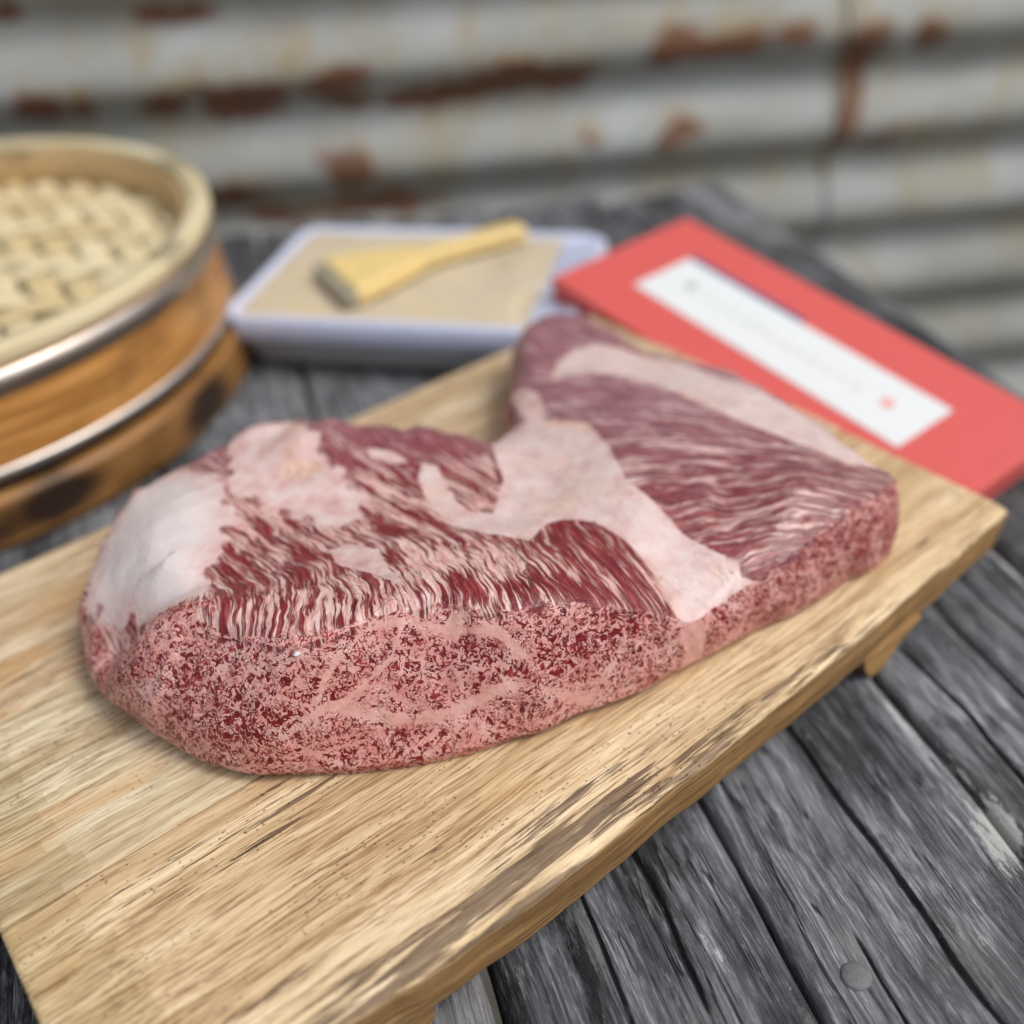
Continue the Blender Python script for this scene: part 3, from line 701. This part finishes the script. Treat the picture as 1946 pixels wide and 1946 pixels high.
board_plank(.2005, .3015, 0, .4540, MB3, False)
def board_foot(u0, u1, skew):
    # a cross batten with splayed ends under the board
    pr = [(u0, -.0285), (u1, -.0285), (u1-skew*.6, -.036), (u1-skew, -.0446), (u0+skew*.3, -.0446), (u0+skew*.1, -.036)]
    vs = np.linspace(-.0015, .296, 40); S = np.zeros((40, 6, 3))
    for i, v in enumerate(vs):
        for j, (a, z) in enumerate(pr): S[i, j] = (a+fbm(np.array([[v*40, j, 0]]), 2)[0]*.0006, v, z)
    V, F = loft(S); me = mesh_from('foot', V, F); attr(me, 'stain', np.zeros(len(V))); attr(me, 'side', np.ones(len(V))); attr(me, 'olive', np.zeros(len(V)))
    o = link('foot', me, MB1, board, smooth=False)
board_foot(.345, .388, .026); board_foot(.060, .110, .004)

# ================================================================ BEEF
def in_poly(P, poly):
    x, y = P[:, 0], P[:, 1]; c = np.zeros(len(P), bool); j = len(poly)-1
    for i in range(len(poly)):
        xi, yi = poly[i]; xj, yj = poly[j]
        c ^= ((yi > y) != (yj > y)) & (x < (xj-xi)*(y-yi)/(yj-yi+1e-12)+xi); j = i
    return c
def seg_dist(P, poly, closed):
    d = np.full(len(P), 9.0); n = len(poly)
    for i in range(n if closed else n-1):
        a = np.array(poly[i]); b = np.array(poly[(i+1) % n]); ab = b-a
        t = np.clip(((P-a)@ab)/(ab@ab+1e-12), 0, 1); d = np.minimum(d, np.linalg.norm(P-a-t[:, None]*ab, axis=1))
    return d
beef = thing('raw_beef_joint', 'large marbled raw beef joint with thick white fat seams on the cutting board', 'beef', loc=(0, 0, ZB+.0006))
def build_beef():
    V, side, hh, rad, arc = meat_surface()
    nr, n = V.shape[:2]; P = V.reshape(-1, 3)
    F = grid_faces(nr, n, wrap_v=True)
    # which is outside?  rings run clockwise, flip so that normals point out
    F = F[:, ::-1].copy()
    me = mesh_from('muscle', P, F)
    isf = np.concatenate(hh).reshape(nr, n); rd = np.concatenate(rad) if False else rad.reshape(-1)
    sidev = side.reshape(-1); h = hh.reshape(-1)
    xy = P[:, :2]
    fat = np.full(len(P), -1.0); owner = np.zeros(len(P), int); white = np.zeros(len(P))
    for k, (nm, poly) in enumerate(FAT_AREAS):
        d = seg_dist(xy, poly, True); ins = in_poly(xy, poly); sd = np.where(ins, d, -d)
        if nm in ('fat_cap', 'back_fat'):
            v = .5+sd/.030+.16*vnoise(np.c_[xy*170, xy[:, :1]*0], 5)*smoothstep(.012, .002, np.abs(sd))
        else: v = .5+sd/(.0075 if nm == 'seam' else .0035)
        if nm in ('patch', 'streak', 'lobe'): v = .5+sd/.010
        owner = np.where((sd > 0), k+1, owner)
        fat = np.maximum(fat, v)
        if nm == 'fat_cap': white = np.maximum(white, smoothstep(-.001, .014, sd))
        if nm == 'seam': white = np.maximum(white, smoothstep(0, .006, sd)*.30)
        if nm == 'back_band': white = np.maximum(white, smoothstep(0, .004, sd)*.40)
    fat = np.clip(fat, 0, 1)
    face = np.where(sidev > 0, 1.0, smoothstep(.0045, 0, rd))
    face = np.where(sidev > 0, .5+.5*smoothstep(1.0, .86, h), .5*smoothstep(.0035, 0, rd))
    lump = np.exp(-((xy[:, 0]+.137)/.026)**2-((xy[:, 1]-.305)/.012)**2)+.6*np.exp(-((xy[:, 0]+.085)/.03)**2-((xy[:, 1]-.288)/.006)**2)+.5*np.exp(-((xy[:, 0]-.10)/.05)**2-(((xy[:, 1]-.318)-.55*(xy[:, 0]-.10))/.004)**2)
    face = np.where(sidev > 0, face, np.clip(face+lump*.75, 0, 1))
    vein = np.zeros(len(P)); sel = (xy[:, 1] < .36)
    idx = np.where(sel)[0]; Q = P[idx]
    wob = fbm(Q*140, 51, 2)*.0009
    for pts, wd in FACE_VEINS:
        d = seg_dist(Q, pts, False)+wob
        vein[idx] = np.maximum(vein[idx], smoothstep(wd*1.7, wd*.35, d))
    # fat cap and left end: side is fat coloured low vein
    rear = ((xy[:, 0]-.0)*(.32-.43)-(xy[:, 1]-.43)*(.08-.0)) < 0
    rear = ((xy[:, 0]-.0)*.11+(xy[:, 1]-.43)*.08) > 0
    mid = (~rear) & (xy[:, 0] > .0055-(xy[:, 1]-.295)*.10+.0018*vnoise(np.c_[xy[:, 1]*260, xy[:, 1]*0, xy[:, 1]*0], 77))
    def fan(c, r0):
        dx, dy = xy[:, 0]-c[0], xy[:, 1]-c[1]; r = np.hypot(dx, dy); th = np.arctan2(dy, dx)
        return r, th*r0
    t_ = np.clip(xy[:, 1]-.297, -.02, .058); g_ = -.12*t_-6.6*t_*t_-.88*np.maximum(0, xy[:, 1]-.355)
    u = -xy[:, 1]*1.2+xy[:, 0]*.3; v = (xy[:, 0]-g_)*.80; fl = np.c_[u, v, np.zeros(len(u))]
    a = R(-66); um = xy[:, 0]*math.cos(a)+xy[:, 1]*math.sin(a); vm = -xy[:, 0]*math.sin(a)+xy[:, 1]*math.cos(a)
    fl = np.where(mid[:, None], np.c_[um, vm, np.full(len(u), 3.0)], fl)
    dxr, dyr = xy[:, 0]-.215, xy[:, 1]-.362; rr = np.hypot(dxr, dyr); th = np.arctan2(-dyr, -dxr)
    fl = np.where(rear[:, None], np.c_[rr, th*.11, np.full(len(u), 7.0)], fl)
    lean = np.full(len(P), .46); lean[mid] = .56; lean[rear] = .54
    # darker lean lobes
    for x, y, rx, ry, k in [(-.045, .425, .040, .020, .30), (.030, .58, .05, .06, .30), (-.095, .335, .05, .02, .12), (.03, .47, .03, .03, .12), (.020, .340, .012, .012, .14), (-.03, .315, .05, .02, -.10), (.02, .303, .05, .006, .18)]:
        lean = lean+k*np.exp(-((xy[:, 0]-x)/rx)**2-((xy[:, 1]-y)/ry)**2)
    sd_lean = .5+.55*np.exp(-(((P[:, 0]-.02)/.03)**2+((P[:, 2]-.036)/.012)**2))+.25*np.exp(-(((P[:, 0]+.12)/.03)**2+((P[:, 2]-.03)/.016)**2))+.35*smoothstep(.07, .12, P[:, 0])
    lean = np.where(sidev > 0, sd_lean, lean)
    mauve = np.clip(smoothstep(.32, .46, xy[:, 1])*.85*rear+.55*smoothstep(.38, .44, xy[:, 1])*(~rear), 0, 1)  # on top: mask of the painted sky sheen, stronger towards the far side
    mauve = np.where(sidev > 0, .55*smoothstep(.07, .12, P[:, 0]), mauve)
    for nm, arr in (('fat', fat), ('face', face), ('vein', vein), ('lean', lean), ('mauve', mauve), ('white', white)): attr(me, nm, arr)
    attr_v(me, 'flow', fl)
    mt = mat_meat(); me.materials.append(mt)
    me.polygons.foreach_set('use_smooth', [True]*len(me.polygons))
    # split into the muscles and fats that the photograph shows, keeping one continuous surface
    ctr = P[F].mean(1)
    fo = owner[F[:, 0]]; top = sidev[F[:, 0]] == 0
    group = np.zeros(len(F), int)
    rearF = rear[F[:, 0]]; midF = mid[F[:, 0]]
    group[midF] = 1; group[rearF] = 2
    names = ['muscle', 'muscle', 'muscle', 'fat_cap', 'fat_lump', 'fat_seam', 'fat_band']
    for k, g in ((1, 3), (2, 4), (3, 5), (4, 6)): group[(fo == k) & top] = g
    nrm = np.zeros((len(P), 3), dtype=np.float32); me.vertices.foreach_get('normal', nrm.ravel())
    vn = np.zeros(len(P)*3, dtype=np.float32); me.vertices.foreach_get('normal', vn); vn = vn.reshape(-1, 3)
    # the two halves of the top meet on the medial line: share their normals there
    last = np.arange((nr-1)*n, nr*n); D = ((xy[last][:, None]-xy[last][None])**2).sum(-1); W_ = np.exp(-D/(2*.0016**2))
    avg = W_@vn[last]; avg /= np.linalg.norm(avg, axis=1)[:, None]
    for k, kw in enumerate((1.0, 1.0, .85, .6, .35, .15)):
        rr_ = np.arange((nr-1-k)*n, (nr-k)*n); vv = vn[rr_]*(1-kw)+avg*kw; vn[rr_] = vv/np.linalg.norm(vv, axis=1)[:, None]
    ats = {'fat': fat, 'face': face, 'vein': vein, 'lean': lean, 'mauve': mauve, 'white': white}
    for g, nm in enumerate(names):
        fs = F[group == g]
        if not len(fs): continue
        used, inv = np.unique(fs.ravel(), return_inverse=True)
        mm = mesh_from(nm, P[used], inv.reshape(fs.shape))
        for k2, a2 in ats.items(): attr(mm, k2, a2[used])
        attr_v(mm, 'flow', fl[used]); mm.materials.append(mt)
        mm.polygons.foreach_set('use_smooth', [True]*len(mm.polygons))
        mm.normals_split_custom_set_from_vertices(vn[used].tolist())
        o = bpy.data.objects.new(nm, mm); C.objects.link(o); o.parent = beef
    bpy.data.meshes.remove(me)
build_beef()
def blob(name, loc, sx, sy, sz, mat, parent, rot=0, seed=0):
    bm = bmesh.new(); bmesh.ops.create_icosphere(bm, subdivisions=3, radius=1)
    P = np.array([v.co[:] for v in bm.verts]); n = fbm(P*2.2, seed, 2)*.35+1
    for v, k in zip(bm.verts, n):
        x, y, z = v.co*k; x *= sx; y *= sy; z *= sz
        v.co = (x*math.cos(rot)-y*math.sin(rot)+loc[0], x*math.sin(rot)+y*math.cos(rot)+loc[1], z+loc[2])
    return bm_obj(name, bm, mat, parent, True)
ICE = plain('frosty_fleck', (.72, .73, .82), .25, 0, .1, 900)
blob('frost_fleck', (-.0832, .2822, .0508), .0013, .0010, .0006, ICE, beef, .4, 1)
blob('frost_fleck', (-.1214, .2783, .0144), .0026, .0008, .0011, ICE, beef, -.2, 2)

# ================================================================ BAMBOO STEAMER (two tiers, steel bands, woven lid)
def mat_bamboo(name, dark, mid, light, char=0.0, seed=0):
    m = NM(name); x, y, z = m.sep(m.obj)
    ang = m.math('ARCTAN2', y, x)
    p = m.comb(m.math('MULTIPLY', ang, .22), z, seed*1.0)
    g = m.noise(m.vscale(p, (9, 260, 1)), 1, 4, .6)
    c = m.ramp(g, [(.3, dark), (.52, mid), (.72, light)])
    pt = m.noise(m.vscale(p, (11, 16, 1)), 1, 3, .55)
    c = m.mix(m.sm(pt, .50, .64, 0, .75), c, tuple(v*.35 for v in mid))
    if char:
        ch = m.math('ADD', m.attr('char'), m.math('MULTIPLY', m.math('SUBTRACT', m.noise(m.vscale(p, (30, 60, 1)), 1, 3, .6), .5), .5))
        c = m.mix(m.sm(ch, .14, .80, 0, char), c, (.020, .011, .008))
    return m.out(c, rough=.42, spec=.45, bump=g, bdist=.0004)
st = thing('bamboo_steamer', 'round two tier bamboo steamer with steel bands beside the container', 'steamer', loc=(-.407, .682, 0))
RS = .2195
B_UP = mat_bamboo('orange_bamboo', (.25, .105, .022), (.58, .265, .070), (.76, .43, .15), .72, 1)
B_LOW = mat_bamboo('scorched_bamboo', (.13, .058, .018), (.31, .145, .042), (.44, .23, .08), .96, 4)
STEEL2 = plain('dark_reflection_steel', (.46, .41, .37), .40, 1.0, .3, 30)  # upper band: dark reflection painted in as a darker steel colour
B_RIM = mat_bamboo('pale_bamboo', (.50, .40, .22), (.66, .57, .36), (.76, .69, .50), 0, 7)
def char_attr(o, spots):
    n = len(o.data.vertices); co = np.zeros(n*3, dtype=np.float32); o.data.vertices.foreach_get('co', co); co = co.reshape(-1, 3)
    a = np.degrees(np.arctan2(co[:, 1], co[:, 0])); v = np.zeros(n)
    for a0, z0, ra, rz, k in spots:
        d = (a-a0+180) % 360-180; v = np.maximum(v, k*np.exp(-(d/ra)**2-((co[:, 2]-z0)/rz)**2))
    attr(o.data, 'char', v)
STEEL = plain('sky_highlight_steel', (.74, .69, .64), .46, 1.0, .15, 40)  # lower band: sky highlight painted in as a lighter steel colour
def lat(name, prof, mat, par=st, n=160):
    V, F = lathe(prof, n); return link(name, mesh_from(name, V, F), mat, par)
low = lat('lower_tier', [(RS-.017, .001), (RS+.004, .001), (RS+.006, .004), *[(RS+.006-.001*k/12, .004+.026*k/12) for k in range(1, 12)], (RS+.005, .0305), (RS+.002, .0335), (RS-.017, .0335)], B_LOW)
char_attr(low, [(-72, .014, 17, .014, 1.1), (-50, .020, 8, .016, 1.0), (-18, .016, 9, .018, .95), (-100, .02, 14, .014, .8), (20, .018, 9, .014, .8), (80, .018, 20, .014, .8), (150, .018, 16, .014, .9)])
lat('tier_joint', [(RS-.016, .0336), (RS-.005, .0336), (RS-.005, .0425), (RS-.016, .0425)], plain('gap_shade', (.03, .024, .018), .7), low)  # recessed joint, shade below the steel band painted near-black
up = lat('upper_tier', [(RS-.015, .0425), (RS-.001, .0425), (RS, .0445), *[(RS, .0445+.061*k/16) for k in range(1, 16)], (RS, .1055), (RS-.015, .1055)], B_UP)
char_attr(up, [(-66, .058, 9, .008, .62), (-10, .075, 6, .018, .6), (-90, .07, 7, .01, .5), (60, .07, 9, .012, .6), (130, .07, 9, .012, .6)])
lat('steel_band', [(RS+.0002, .0430), (RS+.0016, .0430), (RS+.0016, .0495), (RS+.0002, .0495)], STEEL, low)
lat('steel_band', [(RS+.0002, .0905), (RS+.0016, .0905), (RS+.0026, .0975), (RS+.0016, .1045), (RS+.0002, .1045)], STEEL2, up)
lid = lat('lid_rim', [(RS-.014, .1057), (RS, .1057), (RS+.0015, .108), (RS+.0012, .1145), (RS-.002, .1165), (RS-.010, .1165), (RS-.0135, .1145)], B_RIM)
lat('inner_wall', [(RS-.020, .070), (RS-.0152, .070), (RS-.0152, .112), (RS-.018, .112)], mat_bamboo('inner_bamboo', (.36, .22, .09), (.55, .37, .17), (.66, .48, .26), 0, 3), lid)
# woven lid: real strips passing over and under each other
ws = [plain('woven_strip_cream', (.78, .67, .42), .55, 0, .12, 90), plain('woven_strip_straw', (.73, .61, .37), .55, 0, .15, 90), plain('woven_strip_ochre', (.66, .52, .28), .55, 0, .2, 90)]
RW = RS-.0155; wst = .0215
def dome(x, y): return .083+.008*(1-(x*x+y*y)/(RW*RW))
wrot = R(28); rnd = random.Random(3)
for ax in (0, 1):
    nst = int(2*RW/wst)+1
    for i in range(nst):
        c = -RW+wst*(i+.5)
        if abs(c) > RW-.004: continue
        hl = math.sqrt(RW*RW-c*c); ns = max(10, int(hl*2/.004)); S = []
        tt = np.linspace(-hl, hl, ns); wv = wst*rnd.uniform(.48, .499); tilt = rnd.uniform(-.0015, .0015)
        for a in tt:
            # over two, under two twill
            q = math.floor((a+RW)/wst); ph = ((q+(i if ax == 0 else -i)*1) % 4)
            fr = ((a+RW)/wst-q)
            hgt = math.sin(2*math.pi*((a+RW)/wst/4+i/4.0+(0 if ax == 0 else .5)))*.0022
            for sgn in ():
                pass
            x, y = (a, c) if ax == 0 else (c, a)
            z = dome(x, y)+hgt
            e = []
            for (o, dz) in ((-wv, -.0003), (-wv*.5, .0006), (wv*.5, .0006), (wv, -.0003), (wv*.5, -.0010), (-wv*.5, -.0010)):
                xx, yy = (a, c+o+tilt) if ax == 0 else (c+o+tilt, a)
                e.append((xx*math.cos(wrot)-yy*math.sin(wrot), xx*math.sin(wrot)+yy*math.cos(wrot), z+dz))
            S.append(e)
        V, F = loft(np.array(S)); link('woven_strip', mesh_from('woven_strip', V, F), rnd.choice([ws[0], ws[0], ws[1], ws[2]]), lid)
V, F = lathe([(.001, .074), (RW, .066), (RW, .068), (.001, .076)], 64)
link('lid_lining', mesh_from('lid_lining', V, F), plain('lining_straw', (.58, .46, .25), .8), lid)  # even straw colour below the weave

# ================================================================ SHALLOW CONTAINER with tan contents, and the brush lying on it
def rrect(hx, hy, r, n=8):
    out = []
    for cx, cy, a0 in ((hx-r, hy-r, 0), (-hx+r, hy-r, 90), (-hx+r, -hy+r, 180), (hx-r, -hy+r, 270)):
        for k in range(n+1):
            a = R(a0+90*k/n); out.append((cx+r*math.cos(a), cy+r*math.sin(a)))
    return np.array(out)
CY = R(-16.5); HX, HY = .126, .0825
fl0 = np.array([-.195, .684]); ex = np.array([math.cos(CY), math.sin(CY)]); ey = np.array([-ex[1], ex[0]])
cc = fl0+ex*HX+ey*HY
cont = thing('plastic_container', 'low clear plastic container with white lid and tan sheet behind the board', 'container', loc=(cc[0], cc[1], 0), rotz=CY)
def prism_rings(levels, closed_top=True):
    S = np.array([[(x, y, z) for x, y in rrect(hx, hy, r)] for hx, hy, r, z in levels]); return loft(S)
white_pl = plain('sky_tinted_white_plastic', (.60, .65, .84), .35, 0, .05, 50)  # white lid with the blue of the sky put into its colour
m = NM('clear_plastic'); clear = m.out((.86, .88, .90), rough=.25, spec=.5, Transmission_Weight=.45, IOR=1.3, Alpha=.55)
V, F = prism_rings([(HX-.016, HY-.016, .010, .0006), (HX-.014, HY-.014, .012, .004), (HX-.004, HY-.004, .014, .0258), (HX-.0055, HY-.0055, .013, .0258), (HX-.0155, HY-.0155, .011, .005), (HX-.019, HY-.019, .009, .003)])
tub = link('tub', mesh_from('tub', V, F), clear, cont)
V, F = prism_rings([(HX-.012, HY-.012, .013, .0260), (HX-.001, HY-.001, .016, .0262), (HX, HY, .017, .0285), (HX-.0005, HY-.0005, .017, .0425), (HX-.003, HY-.003, .016, .0445), (HX-.006, HY-.006, .014, .0440), (HX-.009, HY-.009, .012, .0415)])
lidc = link('lid', mesh_from('lid', V, F), white_pl, cont)
# tan granular layer on the lid
n1_, n2_ = 90, 64; gx = np.linspace(-HX+.010, .094, n1_); gy = np.linspace(-HY+.008, HY-.010, n2_)
X, Y = np.meshgrid(gx, gy, indexing='ij'); e = np.minimum.reduce([X-gx[0], gx[-1]-X+.012*np.sin(Y*40), Y-gy[0], gy[-1]-Y])
Z = .0418+.0024*smoothstep(-.002, .006, e)+fbm(np.c_[X.ravel()*60, Y.ravel()*60, X.ravel()*0], 61, 3).reshape(X.shape)*.0008
V = np.stack([X, Y, Z], -1).reshape(-1, 3); me = mesh_from('tan_sheet', V, grid_faces(n1_, n2_))
mm = NM('tan_paper'); f = mm.noise(mm.obj, 22, 4, .6)
link('tan_sheet', me, mm.out(mm.ramp(f, [(.3, (.48, .40, .28)), (.5, (.58, .50, .37)), (.7, (.62, .51, .31))]), rough=.7, bump=mm.noise(mm.obj, 300, 3), bdist=.0006), cont)

# brush: frame with X from the handle's end to the bristles
hb = np.array([.026, .770]); tb = np.array([-.1175, .700]); db = tb-hb; LB = np.linalg.norm(db)
brush = thing('basting_brush', 'flat yellow wooden brush with straw bristles lying on the tan sheet', 'brush', loc=(hb[0], hb[1], .0475), rotz=math.atan2(db[1], db[0]))
def slab(stations, name, mat, par):
    S = []
    for x, hw, z0, z1 in stations:
        b = min(.0012, (z1-z0)*.3)
        S.append([(x, -hw, z0+b), (x, -hw+b, z0), (x, hw-b, z0), (x, hw, z0+b), (x, hw, z1-b), (x, hw-b, z1), (x, -hw+b, z1), (x, -hw, z1-b)])
    V, F = loft(np.array(S)); return link(name, mesh_from(name, V, F), mat, par, smooth=False)
YW = plain('yellow_lacquered_wood', (.76, .57, .24), .4, 0, .15, 60); YW2 = plain('amber_wood', (.82, .61, .25), .4, 0, .15, 60)
slab([(.0, .0078, .001, .010), (.004, .0092, .0, .011), (.05, .0082, .0, .011), (.085, .0090, .0, .011)], 'handle', YW, brush)
slab([(.0852, .0095, .0, .012), (.100, .0165, .0, .012), (.125, .0275, .0, .012), (.148, .0335, .0, .011)], 'head', YW2, brush)
slab([(.1482, .0325, .0015, .0095), (.154, .0345, .001, .008), (.158, .0335, .0015, .004)], 'bristles', plain('shaded_straw_bristles', (.40, .37, .28), .7, 0, .3, 700), brush)  # straw bristles, a subtle shadow painted into their colour

# ================================================================ RED BOX with white label, one end propped on the container
yw, el, rl = R(-54.75), R(-8.0), R(1.8); BW, BL, BT = .1295, .307, .0195
U = Vector((math.cos(yw)*math.cos(el), math.sin(yw)*math.cos(el), math.sin(el))); S_ = Vector((-math.sin(yw), math.cos(yw), 0)); N_ = U.cross(S_)
Vv = math.cos(rl)*S_+math.sin(rl)*N_; Nn = U.cross(Vv)
T0 = Vector((.1465, .7425, ZB+.018))
rb = thing('red_gift_box', 'flat red cardboard box with long white label leaning behind the cutting board', 'box')
rb.matrix_world = Matrix.Translation(T0) @ Matrix((U, Vv, Nn)).transposed().to_4x4()
# local: x 0..BL along, y -BW..0, top at z=0
RED = plain('matt_red_card', (.66, .105, .095), .55, 0, .05, 120)
bm = bmesh.new(); box_bm(bm, .0008, BL-.0008, -BW+.0008, -.0008, -BT, -.0092, .0006); bm_obj('box_base', bm, RED, rb)
bm = bmesh.new(); box_bm(bm, 0, BL, -BW, 0, -.0088, 0, .0013, 3); bm_obj('box_lid', bm, RED, rb)
PAPER = plain('white_label_paper', (.74, .77, .78), .6, 0, .03, 60); lab_z = .0004
def flat(name, x0, x1, y0, y1, mat, par, z=.0004, th=.00025):
    bm = bmesh.new(); box_bm(bm, x0, x1, y0, y1, z-th, z); return bm_obj(name, bm, mat, par)
L0, L1, A0, A1 = .0425, .257, -.0925, -.0405
lab = flat('label', L0, L1, A0, A1, PAPER, rb, .00045, .0004)
flat('blue_stripe', L0+.001, L0+.100, A1+.0003, A1+.0050, plain('navy_ink', (.05, .07, .20), .6), lab, .0004, .0003)
GREY = plain('grey_ink', (.36, .38, .40), .6); FAINT = plain('faint_grey_ink', (.62, .65, .66), .6); PINK = plain('pink_stamp_ink', (.80, .36, .36), .6)
# emblem: small dark square crest with a lighter core
bm = bmesh.new(); ec = (L0+.026, (A0+A1)/2+.002)
for dx, dy, w_, h_ in ((0, 0, .0080, .0016), (0, .0030, .0064, .0012), (0, -.0030, .0064, .0012), (-.0030, 0, .0012, .0080), (.0030, 0, .0012, .0080), (0, 0, .0014, .0080)):
    box_bm(bm, ec[0]+dx-w_/2, ec[0]+dx+w_/2, ec[1]+dy-h_/2, ec[1]+dy+h_/2, .0004, .00062+.00002*dx*100)
bm_obj('emblem', bm, GREY, lab)
r2 = random.Random(11)
x = L0+.040
k = 0
while x < L1-.045:
    # one faint brush-written character: a few crossing strokes
    bm = bmesh.new(); s_ = .0052 if k < 3 else .0070
    for q in range(3):
        yy = (A0+A1)/2+(q-1)*s_*.34; ww = s_*r2.uniform(.55, 1.0); box_bm(bm, x, x+ww, yy-.0005, yy+.0005, .0004, .00060)
    for q in range(2):
        xx = x+s_*r2.uniform(.15, .8); hh_ = s_*r2.uniform(.6, 1.0); box_bm(bm, xx-.0004, xx+.0004, (A0+A1)/2-hh_/2, (A0+A1)/2+hh_/2, .0004, .00064)
    bm_obj('lettering', bm, FAINT, lab); x += s_*1.55; k += 1
bm = bmesh.new(); bmesh.ops.create_cone(bm, cap_ends=True, segments=24, radius1=.0045, radius2=.0045, depth=.0003)
bmesh.ops.translate(bm, vec=(L1-.028, (A0+A1)/2+.002, .00055), verts=bm.verts); bm_obj('red_seal', bm, PINK, lab)
print('scene built')
